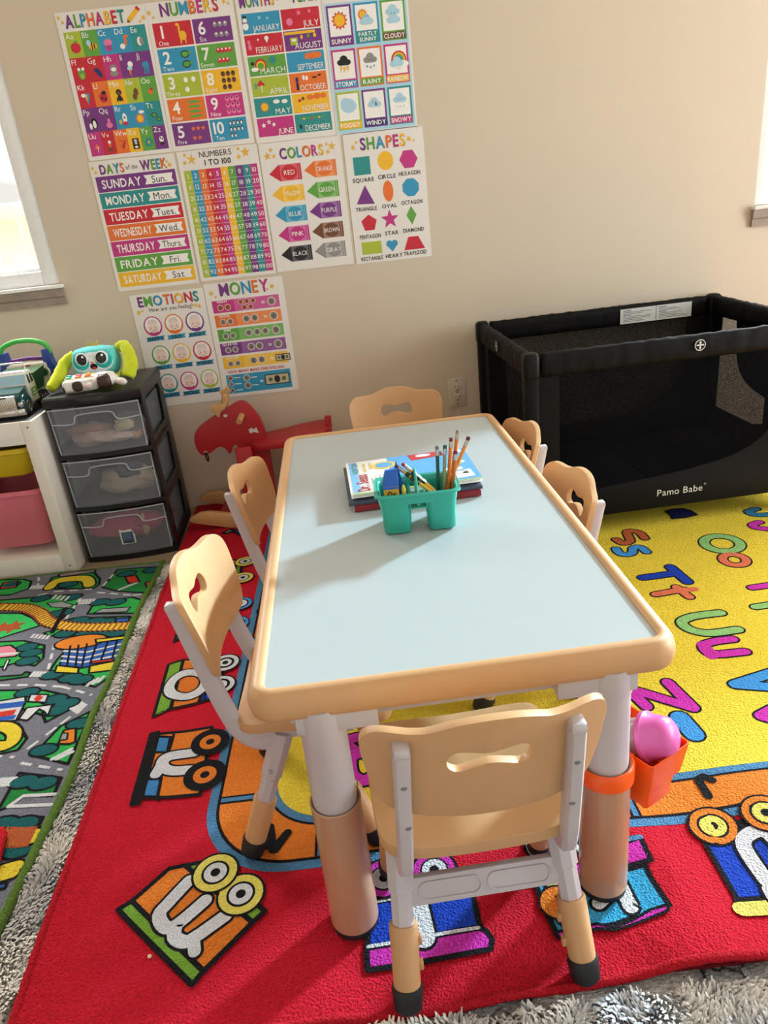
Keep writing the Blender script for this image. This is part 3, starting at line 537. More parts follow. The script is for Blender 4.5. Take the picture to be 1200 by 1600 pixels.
ST([(-0.1866,-1.529), (-0.2226,-1.528), (-0.2325,-1.549), (-0.212,-1.573), (-0.2265,-1.591), (-0.2239,-1.635), (-0.2,-1.657), (-0.1814,-1.646)], .036, MAG); ST([(-0.212,-1.573), (-0.1885,-1.584)], .034, MAG)
# row of letters under the table and away to the right
for x, y, m in ((.15, -1.35, SKB), (-.1, -1.05, LGR), (.2, -.8, SAL), (1.15, -1.2, BLU), (1.2, -.85, SAL)): ST([(x-.06, y-.05), (x, y+.05), (x+.06, y-.05)], .034, m)
# wheels
NE = [0]
def eye(c, r, rings):
    NE[0] += 1
    for i, (k, m) in enumerate(rings): rg.ell(c[0], c[1], r*k, r*k, m, 12+i*.5+2.6*(NE[0] % 2), 24)
YEYE = [(1, BLK), (.9, CRM), (.58, BLK), (.48, WHT), (.2, BLK)]
def sh(pts, m, L=8, ow=.009): rg.shape(pts, m, BLK, ow, L)
# wagon with the letter m
sh([(-0.6283,-1.892), (-0.6095,-1.876), (-0.4606,-2.018), (-0.4741,-2.038)], GRN); sh([(-0.6095,-1.876), (-0.5587,-1.816), (-0.5304,-1.813), (-0.3925,-1.944), (-0.4606,-2.018)], ORG); sh([(-0.5304,-1.813), (-0.4886,-1.809), (-0.3739,-1.926), (-0.3925,-1.944)], GRN)
for c in [(-0.4705,-1.838), (-0.4188,-1.888)]: eye(c, .043, YEYE)
ST([(-0.516,-1.848), (-0.543,-1.887), (-0.5549,-1.909), (-0.5402,-1.933), (-0.5208,-1.932), (-0.4795,-1.892)], .03, WHT, 10); ST([(-0.5208,-1.932), (-0.5196,-1.953), (-0.5011,-1.965), (-0.4833,-1.958), (-0.4399,-1.926)], .03, WHT, 10); ST([(-0.4866,-1.962), (-0.4805,-1.984)], .026, WHT, 10.5)
# engine with the letter n
sh([(-0.6638,-1.443), (-0.5444,-1.434), (-0.5417,-1.493), (-0.5336,-1.619), (-0.5346,-1.641), (-0.6529,-1.637)], ORG); sh([(-0.6829,-1.436), (-0.6655,-1.436), (-0.655,-1.652), (-0.6707,-1.65)], BLK, 9)
for q in ([(-0.6654,-1.452), (-0.6337,-1.456), (-0.6298,-1.506), (-0.6613,-1.503)], [(-0.6562,-1.585), (-0.6254,-1.586), (-0.6212,-1.636), (-0.653,-1.634)]): sh(q, pile((58, 124, 180)), 9, .007)
rg.line([(-0.6275,-1.447), (-0.6223,-1.508), (-0.6219,-1.587), (-0.6173,-1.643)], .009, BLK, 9)
ST([(-0.5681,-1.514), (-0.6136,-1.516), (-0.6318,-1.528), (-0.6308,-1.548), (-0.6102,-1.563), (-0.5668,-1.567)], .034, WHT, 10); ST([(-0.6344,-1.547), (-0.6395,-1.573)], .03, WHT, 10.5)
for c, k in zip([(-0.539,-1.486), (-0.5335,-1.587)], (.043, .045)): eye(c, k, [(1, BLK), (.55, ORG), (.22, BLK)])
# wagon with the letter o
sh([(-0.7047,-1.159), (-0.6657,-1.152), (-0.6561,-1.353), (-0.6933,-1.374)], GRN); sh([(-0.6657,-1.152), (-0.6276,-1.151), (-0.5809,-1.176), (-0.5788,-1.332), (-0.6549,-1.355)], ORG); sh([(-0.5835,-1.211), (-0.5505,-1.21), (-0.5483,-1.329), (-0.5924,-1.333)], BLU, 9)
(c1,) = [(-0.6338,-1.26)]
ring(*c1, .045, .05, .034, WHT, 10)
for c in [(-0.5505,-1.182), (-0.5488,-1.275)]: eye(c, .04, [(1, BLK), (.88, WHT), (.6, BLK), (.42, WHT), (.2, BLK)])
# wagons further back along the left side
sh([(-0.6499,-0.5646), (-0.6029,-0.5729), (-0.5981,-0.6674), (-0.6381,-0.6841)], ORG); sh([(-0.6024,-0.5766), (-0.5827,-0.578), (-0.5752,-0.6862), (-0.5951,-0.701)], GRN)
for c in [(-0.5708,-0.5953), (-0.5644,-0.7097)]: eye(c, .037, YEYE)
for c in [(-0.5504,-0.8781), (-0.5472,-0.9881)]: eye(c, .038, [(1, BLK), (.92, SKB), (.66, BLK), (.54, WHT), (.2, BLK)])
sh([(-0.561,-0.9063), (-0.5563,-0.982), (-0.6213,-1.038), (-0.6296,-0.9237)], MAG); sh([(-0.7144,-0.9893), (-0.7045,-0.9826), (-0.7047,-1.043), (-0.7133,-1.047)], GRN, 9)
sh([(-0.6887,-0.3293), (-0.6619,-0.3035), (-0.6429,-0.3194), (-0.67,-0.3436)], pile((120, 110, 110))); sh([(-0.6615,-0.3063), (-0.6052,-0.3325), (-0.5965,-0.402)], pile((40, 76, 120)), 9)
# blue wagon with the letter l
sh([(-0.2002,-1.935), (-0.0262,-1.922), (-0.025,-2.002), (-0.2038,-2.012)], BLU); sh([(-0.2102,-1.92), (-0.0726,-1.909), (-0.0271,-1.921), (-0.2002,-1.935)], STEEL, 8); sh([(-0.2056,-2.013), (-0.0275,-2.004), (-0.0173,-2.008), (-0.01,-2.025), (-0.0152,-2.041), (-0.2051,-2.049)], MAG, 9)
rg.line([(-0.2027,-2.011), (-0.0274,-2.003)], .006, WHT, 11); rg.line([(-0.2002,-1.935), (-0.0275,-1.923)], .005, WHT, 11)
ST([(-0.1225,-1.924), (-0.1139,-2.008)], .045, WHT, 11, sm=False)
for c in [(-0.1716,-1.891), (-0.0841,-1.886)]: eye(c, .041, [(1, BLK), (.88, MAG), (.6, BLK), (.52, WHT), (.2, BLK)])
# wagon with the letter k
sh([(0.0798,-1.938), (0.2648,-1.929), (0.2658,-1.954), (0.2729,-2.009), (0.225,-2.014), (0.1847,-2.024), (0.0912,-2.03), (0.0822,-1.98)], LBL); sh([(0.0647,-1.925), (0.2779,-1.876), (0.2783,-1.923), (0.0734,-1.934)], MAG, 9); rg.line([(0.1752,-1.881), (0.2779,-1.876)], .01, STEEL, 12)
sh([(0.0875,-2.025), (0.1558,-2.02), (0.1793,-2.03), (0.2083,-2.023), (0.2438,-2.01), (0.2729,-2.009), (0.2663,-2.019), (0.2197,-2.028), (0.1808,-2.035), (0.1533,-2.028), (0.0943,-2.036)], MAG, 10, .005)
sh([(0.0941,-1.935), (0.1289,-1.932), (0.1195,-1.986), (0.0956,-1.982)], CRM, 10, .006)
for c in [(0.1063,-1.976)]: eye(c, .032, [(1, BLK), (.88, ORG)])
for c in [(0.1159,-1.865), (0.1926,-1.861)]: eye(c, .04, [(1, BLK), (.88, WHT), (.6, BLK), (.45, SKB), (.2, BLK)])
ST([(0.2138,-1.951), (0.2165,-1.999)], .03, WHT, 12, sm=False); ST([(0.196,-1.967), (0.1685,-1.986)], .026, WHT, 12, sm=False); ST([(0.1104,-2.003), (0.1203,-2.015)], .03, WHT, 12, sm=False)
# blue wagon at the right edge of the picture
sh([(0.3825,-1.867), (0.5677,-1.863), (0.5367,-2.019), (0.3827,-2.011)], BLU); sh([(0.3805,-2.008), (0.5401,-2.013), (0.5298,-2.037), (0.3723,-2.03)], BLK, 9); rg.line([(0.3789,-2.026), (0.5309,-2.028)], .026, CRM, 11)
rg.line([(0.4293,-1.877), (0.5609,-1.874)], .03, BLK, 9)
for c in [(0.4113,-1.865), (0.5076,-1.859)]: eye(c, .043, [(1, BLK), (.9, ORG), (.62, BLK), (.52, CRM), (.2, BLK)])
ST([(0.4428,-1.98), (0.4402,-1.916), (0.4588,-1.894), (0.4867,-1.896), (0.495,-1.94), (0.4883,-1.98)], .032, WHT, 12); ST([(0.4399,-1.997), (0.4396,-2.011)], .03, WHT, 12)
OUT = [(-.835, -.03), (-.82, -.5), (-.813, -.768), (-.795, -1.084), (-.782, -1.328), (-.768, -1.524), (-.757, -1.69), (-.748, -1.94), (-.739, -2.063), (-.73, -2.112), (-.6, -2.115), (-.1, -2.116), (.2, -2.1), (.5, -2.1), (1.9, -2.1), (1.9, -.03)]
def cut_grid(t, step, x0, x1, y0, y1):
    x = x0
    while x < x1:
        bmesh.ops.bisect_plane(t, geom=list(t.verts)+list(t.edges)+list(t.faces), plane_co=(x, 0, 0), plane_no=(1, 0, 0), dist=1e-5); x += step
    y = y0
    while y < y1:
        bmesh.ops.bisect_plane(t, geom=list(t.verts)+list(t.edges)+list(t.faces), plane_co=(0, y, 0), plane_no=(0, 1, 0), dist=1e-5); y += step
rt = thing('alphabet_rug', 'big red and yellow rug with letters and toy train wagons under the table', 'rug', (0, 0, 0))
t = bmesh.new()
t.faces.new([t.verts.new((x, y, -.0003)) for x, y in OUT])
rg.into(t, lambda x, y, L: Vector((x, y, L*.00028)), 1)
cut_grid(t, .03, -.84, .75, -2.13, -1.6); cut_grid(t, .03, -.84, -.55, -1.6, -.3)
bmesh.ops.bisect_plane(t, geom=list(t.verts)+list(t.edges)+list(t.faces), plane_co=(0, -2.098, 0), plane_no=(0, 1, 0), dist=1e-5)
for v in t.verts: v.co.z += wave(v.co.x, v.co.y)
obj('pile', t, [RED]+rg.mats, rt, None, False)
b = bmesh.new(); den = []
for (xa, ya), (xb, yb) in zip(OUT, OUT[1:]+OUT[:1]):
    n = max(1, int(math.hypot(xb-xa, yb-ya)/.015)); den += [(xa+(xb-xa)*k/n, ya+(yb-ya)*k/n) for k in range(n)]
rings = []
for i, (x, y) in enumerate(den):
    x2, y2 = den[(i+1) % len(den)]; d = Vector((x2-x, y2-y, 0)).normalized(); nn = Vector((d.y, -d.x, 0)); z = wave(x, y)-.004; rr = .0075*(1+.1*math.sin(i*2.5))
    rings.append([Vector((x, y, z))-nn*rr*math.cos(2*PI*k/8)+Vector((0, 0, rr*math.sin(2*PI*k/8))) for k in range(8)])
rings.append(rings[0]); loft(b, rings, cap0=False, cap1=False)
obj('edge_binding', b, pile((176, 20, 36)), rt, 60)
b = bmesh.new(); loft(b, [[Vector((x, y, z)) for x, y in OUT] for z in (-.0135, -.001)])
obj('backing', b, pile((120, 20, 30)), rt, None)
# ---------------------------------------------------------------- road rug
rd = Canvas(); rg = rd
GY, DG, MG, BG, RY, PK = pile((116, 119, 132)), pile((34, 128, 62)), pile((46, 168, 78)), pile((60, 196, 104)), pile((226, 196, 56)), pile((222, 130, 150))
TEA, RDP, OGP, BPP, LG = pile((24, 92, 96)), pile((200, 56, 40)), pile((224, 130, 44)), pile((44, 92, 176)), pile((150, 154, 160))
G = lambda pts, m=MG, ow=.008, L=2: rd.shape(pts, m, BLK, ow, L)
def bush(*p):
    for c in p: rd.ell(c[0], c[1], .036, .024, BLK, 4, 14); rd.ell(c[0], c[1], .03, .018, TEA, 5, 14)
def dash(pts, wd=.008, d=.03, g=.02, m=WHT, L=4):
    for (xa, ya), (xb, yb) in zip(pts, pts[1:]):
        n = math.hypot(xb-xa, yb-ya); s = 0
        while s < n:
            e = min(n, s+d); rd.line([(xa+(xb-xa)*s/n, ya+(yb-ya)*s/n), (xa+(xb-xa)*e/n, ya+(yb-ya)*e/n)], wd, m, L, False); s += d+g
def zebra(a, b, c, n=5, L=4):   # n white bars from edge a-b, each shifted towards c
    for k in range(n):
        t = k/max(1, n-1); o = ((c[0]-a[0])*t, (c[1]-a[1])*t); rd.line([(a[0]+o[0], a[1]+o[1]), (b[0]+o[0], b[1]+o[1])], .009, WHT, L, False)
def rail(pts):
    p = crom(pts, 6); rd.line(p, .05, BLK, 6, smooth=True); rd.line(p, .036, RY, 7, smooth=True); dash(p, .05, .007, .014, BRK, 8)
G([(-1.64,-0.48), (-1.431,-0.5169), (-1.342,-0.5317), (-1.306,-0.5561), (-1.293,-0.6077), (-1.341,-0.6396), (-1.574,-0.6101)]); G([(-1.231,-0.6247), (-1.24,-0.5432), (-1.173,-0.5262), (-1.107,-0.5249), (-1.058,-0.6002), (-1.049,-0.6405), (-1.06,-0.6626), (-1.144,-0.6451)], DG)
rd.stroke([(-1.22,-0.6186), (-1.211,-0.5789), (-1.157,-0.5738), (-1.108,-0.588), (-1.083,-0.6323)], .036, RY, BLK, .006, 5); bush(*[(-1.373,-0.5633), (-1.161,-0.6136)])
G([(-1.03,-0.6636), (-1.016,-0.5419), (-0.9387,-0.5475), (-0.8604,-0.5589), (-0.8487,-0.688), (-0.8662,-0.738), (-0.9703,-0.7018)], DG); bush(*[(-0.8876,-0.5763), (-0.9735,-0.5817)]); sh = lambda pts, m, L=5, ow=.006: rd.shape(pts, m, BLK, ow, L)
sh([(-0.9725,-0.608), (-0.9366,-0.6038), (-0.9112,-0.6545), (-0.9464,-0.6586)], RDP); sh([(-0.8902,-0.6658), (-0.8678,-0.6587), (-0.852,-0.6995), (-0.8741,-0.7064)], RDP); sh([(-1.407,-0.5423), (-1.357,-0.5412), (-1.343,-0.5895), (-1.399,-0.5889)], RDP)
rd.line([(-0.9665,-0.6943), (-0.9191,-0.6589)], .012, WHT, 6); sh([(-1.223,-0.5273), (-1.188,-0.5183), (-1.097,-0.5245), (-1.093,-0.5392), (-1.165,-0.548), (-1.213,-0.547)], pile((150, 130, 140)))
G([(-1.557,-0.6441), (-1.364,-0.6703), (-1.29,-0.6755), (-1.18,-0.6805), (-1.089,-0.692), (-1.081,-0.7523), (-1.092,-0.7892), (-1.101,-0.8518), (-1.167,-0.7944), (-1.252,-0.725), (-1.35,-0.7028)]); bush(*[(-1.114,-0.7077), (-1.221,-0.6913), (-1.131,-0.8079), (-1.11,-0.8016)])
sh([(-1.189,-0.7277), (-1.138,-0.73), (-1.093,-0.761), (-1.104,-0.7787), (-1.163,-0.7587)], LG, 4, .004); zebra(*[(-1.179,-0.7067), (-1.175,-0.6781), (-1.131,-0.7272)], 4, 6)
G([(-1.521,-0.7158), (-1.325,-0.7593), (-1.249,-0.7763), (-1.198,-0.8167), (-1.156,-0.8679), (-1.212,-0.8946), (-1.257,-0.9167), (-1.429,-0.8984)], BG)
for c in [(-1.28,-0.8578), (-1.244,-0.8572)]: rd.star(c[0], c[1], .04, BRK, 5, 6, .5)
rail([(-1.544,-0.6706), (-1.343,-0.7181), (-1.249,-0.746), (-1.189,-0.7895), (-1.133,-0.8553), (-1.045,-0.8999), (-0.9508,-0.9222), (-0.8598,-0.9338)]); rd.line([(-1.112,-0.779), (-1.101,-0.918)], .014, BLK, 9)
G([(-1.026,-0.831), (-1.026,-0.7872), (-1.02,-0.7604), (-0.9086,-0.755), (-0.8586,-0.7916), (-0.8663,-0.8612)]); sh([(-1.007,-0.8299), (-0.988,-0.8091), (-0.8973,-0.8185), (-0.9011,-0.8459)], LG, 4, .005); bush(*[(-1.008,-0.7633), (-0.9551,-0.7753)])
G([(-1.099,-0.8575), (-1.063,-0.8463), (-0.8878,-0.8744), (-0.8701,-0.8887), (-0.8672,-0.9262), (-1.036,-0.8937)]); bush(*[(-1.04,-0.865), (-0.9857,-0.88), (-0.946,-0.8928)]); sh([(-0.9247,-0.8809), (-0.8824,-0.8839), (-0.8788,-0.9074), (-0.9183,-0.9029)], BPP)
G([(-1.127,-0.9145), (-1.089,-0.8985), (-0.8712,-0.9552), (-0.8723,-0.9859), (-1.109,-0.9341)]); bush(*[(-1.058,-0.9341), (-0.9937,-0.9487), (-0.9398,-0.9581), (-0.8955,-0.9637)])
G([(-1.363,-0.9218), (-1.236,-0.9384), (-1.174,-0.9466), (-1.099,-0.9858), (-1.076,-1.054), (-1.086,-1.088), (-1.143,-1.06), (-1.188,-1.075), (-1.295,-1.063)]); bush(*[(-1.148,-0.9851), (-1.124,-1.019), (-1.118,-1.059)]); sh([(-1.288,-0.9655), (-1.204,-0.9641), (-1.173,-0.9938), (-1.162,-1.028), (-1.261,-1.026)], PK); rd.line([(-1.27,-1.006), (-1.168,-1.013)], .012, WHT, 7)
sh([(-1.173,-1.091), (-1.182,-1.042), (-1.173,-1.043), (-1.165,-1.092)], WHT, 7, .004)
G([(-1.272,-1.109), (-1.168,-1.121), (-1.106,-1.126), (-1.102,-1.113), (-1.087,-1.119), (-1.082,-1.137), (-1.159,-1.14), (-1.264,-1.127)], DG)
G([(-1.033,-1.151), (-1.032,-1.072), (-1.026,-1.037), (-0.8443,-1.143), (-0.8525,-1.182), (-0.8791,-1.22), (-0.9572,-1.186)]); bush(*[(-1.019,-1.142), (-0.9611,-1.167), (-0.9297,-1.181)])
sh([(-1.021,-1.101), (-0.9547,-1.121), (-0.947,-1.151), (-1.015,-1.133)], RY, 6); sh([(-0.9252,-1.12), (-0.8532,-1.112), (-0.8509,-1.154), (-0.9165,-1.155)], RY, 6); sh([(-1.013,-1.103), (-1.033,-1.004), (-0.947,-1.003), (-0.8594,-0.9981), (-0.8466,-1.109), (-0.8726,-1.114), (-0.9479,-1.127)], BPP, 5)
sh([(c[0]+.075*math.cos(k*PI/9)+.0, c[1]+.036*math.sin(k*PI/9)) for c in [(-0.993,-0.991)] for k in range(18)], OGP, 7); sh([(-0.9518,-0.9882), (-0.8616,-0.9901), (-0.8578,-1.004), (-0.9433,-1.007)], RY, 9)
for q in ([(-1.029,-1.03), (-0.9576,-1.051), (-0.8568,-1.027)], [(-1.024,-1.056), (-0.9538,-1.079), (-0.8542,-1.055)], [(-1.019,-1.079), (-0.9513,-1.101), (-0.8512,-1.084)]): rd.line(q, .008, WHT, 8, False)
for q in ([(-1.017,-1.005), (-0.9893,-1.114)], [(-0.9933,-1.006), (-0.9638,-1.123)], [(-0.97,-1.005), (-0.9453,-1.127)], [(-0.9414,-1.004), (-0.9273,-1.114)], [(-0.9109,-1.002), (-0.901,-1.102)], [(-0.8851,-1), (-0.8705,-1.104)]): rd.line(q, .006, BLK, 9, False)
sh([(-0.9263,-1.101), (-0.8665,-1.101), (-0.8636,-1.111), (-0.9228,-1.112)], RDP, 9, .004)
G([(-1.243,-1.17), (-1.139,-1.186), (-1.015,-1.209), (-0.9638,-1.234), (-0.9065,-1.272), (-0.9178,-1.306), (-0.9602,-1.343), (-0.9779,-1.314), (-1.056,-1.272), (-1.211,-1.237)]); bush(*[(-0.9702,-1.255), (-0.9325,-1.277), (-0.9509,-1.302), (-1.057,-1.211)])
sh([(-1.211,-1.237), (-1.118,-1.235), (-1.055,-1.228), (-1.045,-1.252), (-1.039,-1.324), (-1.174,-1.314)], WHT, 6); rd.line([(-1.155,-1.258), (-1.047,-1.259)], .022, BPP, 8, False); rd.line([(-1.137,-1.296), (-1.056,-1.29)], .022, RDP, 8, False); rd.line([(-1.13,-1.311), (-1.047,-1.31)], .016, BPP, 8, False)
sh([(-1.039,-1.252), (-1.044,-1.222), (-0.9951,-1.232), (-0.9901,-1.264)], WHT, 7, .005); rd.line([(-1.02,-1.231), (-1.013,-1.255)], .012, RDP, 9, False); rd.line([(-1.026,-1.243), (-1.006,-1.243)], .012, RDP, 9, False)
sh([(-1.034,-1.321), (-1.031,-1.278), (-0.969,-1.277), (-0.9635,-1.32), (-0.9806,-1.301), (-0.9968,-1.289), (-1.01,-1.329)], WHT, 7, .005)
G([(-1.174,-1.314), (-1.03,-1.336), (-0.9845,-1.396), (-0.9895,-1.434), (-1.028,-1.442), (-1.117,-1.432)]); rd.stroke([(-1.101,-1.337), (-1.057,-1.344), (-1.028,-1.366), (-1.018,-1.387), (-1.017,-1.406), (-1.032,-1.415), (-1.068,-1.41)], .032, RY, BLK, .006, 6)
G([(-0.9457,-1.459), (-0.9167,-1.366), (-0.8607,-1.322), (-0.8539,-1.37), (-0.8516,-1.502)]); sh([(-0.8984,-1.431), (-0.902,-1.383), (-0.8743,-1.381), (-0.859,-1.43), (-0.8705,-1.436)], OGP, 6); sh([(-0.8995,-1.42), (-0.9022,-1.394), (-0.8875,-1.397), (-0.8825,-1.419)], LG, 8, .004); bush(*[(-0.9258,-1.446), (-0.8713,-1.364)])
rd.line([(-0.8941,-1.481), (-0.8601,-1.454)], .01, WHT, 5); rd.line([(-0.8831,-1.482), (-0.8546,-1.464)], .01, WHT, 5)
G([(-1.027,-1.619), (-0.9545,-1.611), (-0.9547,-1.513), (-0.851,-1.544), (-0.8498,-1.595), (-0.9156,-1.585), (-0.9386,-1.613), (-1.012,-1.65)], DG); bush(*[(-0.9328,-1.542), (-0.8867,-1.554)])
rd.line([(-0.8473,-1.592), (-0.9151,-1.586), (-0.9358,-1.612), (-0.8441,-1.621)], .009, WHT, 5); G([(-1.019,-1.635), (-0.9409,-1.643), (-0.8491,-1.653), (-0.8495,-1.685), (-0.9261,-1.676), (-1.002,-1.67)], DG); bush(*[(-0.9264,-1.659), (-0.8831,-1.665)])
rail([(-0.992,-1.685), (-0.9188,-1.693), (-0.8815,-1.7), (-0.8499,-1.701)]); G([(-0.9606,-1.715), (-0.8917,-1.72), (-0.8502,-1.722), (-0.8513,-1.741), (-0.8878,-1.741), (-0.9504,-1.736)], DG); bush(*[(-0.8687,-1.731)])
for q in ([(-0.8787,-1.774), (-0.8529,-1.769)], [(-0.8743,-1.788), (-0.8548,-1.784)]): rd.line(q, .034, BLK, 5); rd.line(q, .024, RY, 6)
sh([(-0.8784,-1.808), (-0.8563,-1.804), (-0.8555,-1.817), (-0.8741,-1.818)], BPP)
for q in ([(-1.258,-1.14), (-1.149,-1.163), (-1.046,-1.181), (-0.9704,-1.203), (-0.8777,-1.254)], [(-0.9676,-1.436), (-0.9193,-1.359), (-0.8763,-1.287)], [(-0.964,-1.481), (-0.8576,-1.52)], [(-1.04,-1.113), (-1.073,-0.9723)], [(-1.038,-0.6944), (-0.9119,-0.7427), (-0.8647,-0.7443)], [(-1.241,-0.6687), (-1.19,-0.6541), (-1.064,-0.6676)], [(-1.032,-0.6543), (-1.02,-0.5702)], [(-1.29,-0.5309), (-1.262,-0.6149)], [(-1.084,-0.7169), (-1.087,-0.8444)], [(-1.096,-1.432), (-0.9878,-1.458)]): dash(q)
zebra(*[(-1.079,-1.14), (-1.073,-1.116), (-1.038,-1.15)], 5); zebra(*[(-1.157,-0.9357), (-1.154,-0.9147), (-1.107,-0.9539)], 5); zebra(*[(-1.075,-0.7628), (-1.077,-0.7303), (-1.032,-0.7679)], 5); zebra(*[(-0.9161,-1.298), (-0.8869,-1.324), (-0.9065,-1.272)], 5); zebra(*[(-0.9812,-1.55), (-0.9874,-1.522), (-0.9507,-1.552)], 5); zebra(*[(-1.287,-0.6154), (-1.287,-0.59), (-1.247,-0.6221)], 5); zebra(*[(-0.9043,-1.215), (-0.8946,-1.186), (-0.8792,-1.204)], 3)
rt = thing('road_rug', 'grey and green play rug printed with roads, railway and buildings, green bound edge', 'rug', (0, 0, 0))
RO = [(-1.9, -.506), (-.864, -.52), (-.866, -.857), (-.85, -1.16), (-.849, -1.338), (-.83, -1.554), (-.832, -1.7), (-.833, -1.9), (-.84, -2.2), (-1.9, -2.2)]
t = bmesh.new(); t.faces.new([t.verts.new((x, y, .002)) for x, y in RO])
rd.into(t, lambda x, y, L: Vector((x, y, .002+L*.00025)), 1)
for (xa, ya), (xb, yb) in zip(RO[:8], RO[1:9]):
    bmesh.ops.bisect_plane(t, geom=list(t.verts)+list(t.edges)+list(t.faces), plane_co=(xa, ya, 0), plane_no=(yb-ya, xa-xb, 0), dist=1e-6)
kill = []
def inside(x, y):
    for (xa, ya), (xb, yb) in zip(RO[:8], RO[1:9]):
        if ya >= y >= yb and (xb-xa)*(y-ya)-(yb-ya)*(x-xa) > 1e-5: return False
    if y > RO[0][1]-.0135*(x+1.9): return False
    return True
for f in t.faces:
    c = f.calc_center_median()
    if len(f.verts) < 200 and f.material_index > 0 and not inside(c.x, c.y): kill.append(f)
bmesh.ops.delete(t, geom=kill, context='FACES')
obj('pile', t, [GY]+rd.mats, rt, None, False)
b = bmesh.new(); loft(b, [[Vector((x, y, z)) for x, y in RO] for z in (-.0062, .0015)]); obj('backing', b, pile((60, 90, 40)), rt, None)
b = bmesh.new(); pts = crom([(x, y, .001) for x, y in RO[1:9]], 30)
tube(b, [(x, y, z+.0006*math.sin(i*2.4)) for i, (x, y, z) in enumerate(pts)], [.0095+.0005*math.sin(i*2.4) for i in range(len(pts))], 10)
tube(b, [(-1.9, -.506, 0), (-.866, -.519, 0)], .005, 8)
obj('edge_binding', b, pile((88, 118, 48)), rt, 60)
# ---------------------------------------------------------------- red mat corner over the road rug
t = thing('red_mat', 'corner of a red bound mat lying on the road rug at the left edge', 'mat', (0, 0, 0))
(q1, q2, q3) = [(-0.9375,-1.679), (-0.9068,-1.695), (-0.8911,-1.757)]
OL = [(-1.5, q1[1]-.01), q1, ((q1[0]+q2[0])/2+.004, (q1[1]+q2[1])/2+.002), q2, q3, (-1.02, -1.95), (-1.04, -2.1), (-1.5, -2.1)]
b = bmesh.new(); loft(b, [[Vector((x, y, z)) for x, y in OL] for z in (.008, .016)]); obj('mat_pile', b, RED, t, None)
b = bmesh.new(); tube(b, [(*q, .013) for q in OL[:7]], .007, 10); obj('edge_binding', b, pile((190, 24, 36)), t, 60)
# ---------------------------------------------------------------- grey shaggy rug underneath
GREY = bpy.data.materials.new('grey_shag'); GREY.use_nodes = True
nt = GREY.node_tree; pb = nt.nodes['Principled BSDF']; pb.inputs['Roughness'].default_value = .95; pb.inputs['Specular IOR Level'].default_value = .1
tc = nt.nodes.new('ShaderNodeTexCoord')
def nz(sc, det, dist=0):
    n = nt.nodes.new('ShaderNodeTexNoise'); n.inputs['Scale'].default_value = sc; n.inputs['Detail'].default_value = det; n.inputs['Distortion'].default_value = dist
    nt.links.new(tc.outputs['Object'], n.inputs['Vector']); return n
def rampn(src, stops):
    r = nt.nodes.new('ShaderNodeValToRGB'); e = r.color_ramp.elements
    e[0].position, e[0].color = stops[0][0], (*lin(stops[0][1]), 1); e[1].position, e[1].color = stops[-1][0], (*lin(stops[-1][1]), 1)
    for p_, c_ in stops[1:-1]: k = e.new(p_); k.color = (*lin(c_), 1)
    nt.links.new(src, r.inputs['Fac']); return r
a1 = rampn(nz(7, 5, .6).outputs['Fac'], [(.32, (142, 142, 146)), (.47, (186, 184, 180)), (.62, (216, 212, 204))])
a2 = rampn(nz(34, 6, 1.5).outputs['Fac'], [(.56, (255, 255, 255)), (.66, (50, 52, 64))])
a3 = rampn(nz(220, 4).outputs['Fac'], [(.3, (150, 150, 150)), (.55, (255, 255, 255))])
def mul(x, y, f):
    m = nt.nodes.new('ShaderNodeMix'); m.data_type = 'RGBA'; m.blend_type = 'MULTIPLY'; m.inputs['Factor'].default_value = f
    nt.links.new(x, m.inputs['A']); nt.links.new(y, m.inputs['B']); return m.outputs['Result']
nt.links.new(mul(mul(a1.outputs[0], a2.outputs[0], .9), a3.outputs[0], .5), pb.inputs['Base Color'])
bp = nt.nodes.new('ShaderNodeBump'); bp.inputs['Strength'].default_value = 1; bp.inputs['Distance'].default_value = .02
mp = nt.nodes.new('ShaderNodeMapping'); mp.inputs['Scale'].default_value = (1, 2.6, 1); mp.inputs['Rotation'].default_value = (0, 0, .5); nt.links.new(tc.outputs['Object'], mp.inputs['Vector'])
nb = nz(90, 5, 1.2); nt.links.new(mp.outputs[0], nb.inputs['Vector']); nt.links.new(nb.outputs['Fac'], bp.inputs['Height']); nt.links.new(bp.outputs['Normal'], pb.inputs['Normal'])
t = bmesh.new()
def strip(x0, x1, y0, y1, st=.012):
    nx, ny = int((x1-x0)/st), int((y1-y0)/st); g = []
    for j in range(ny+1):
        g.append([t.verts.new((x0+(x1-x0)*i/nx, y0+(y1-y0)*j/ny, 0)) for i in range(nx+1)])
    for j in range(ny):
        for i in range(nx): t.faces.new((g[j][i], g[j][i+1], g[j+1][i+1], g[j+1][i]))
strip(-1.7, 1.9, -2.6, -.52, .015)
for v in t.verts:
    c = v.co; n1 = noise.noise(Vector((c.x*26, c.y*60, 0))); n2 = noise.noise(Vector((c.x*70, c.y*130, 3)))
    hid = (c.x > -.73 and c.y > -2.1) or c.x < -.88
    v.co.z = -.0075+(0 if hid else .006*n1+.004*n2)
sh_ = obj('grey_shag_rug', t, GREY, None, 180)
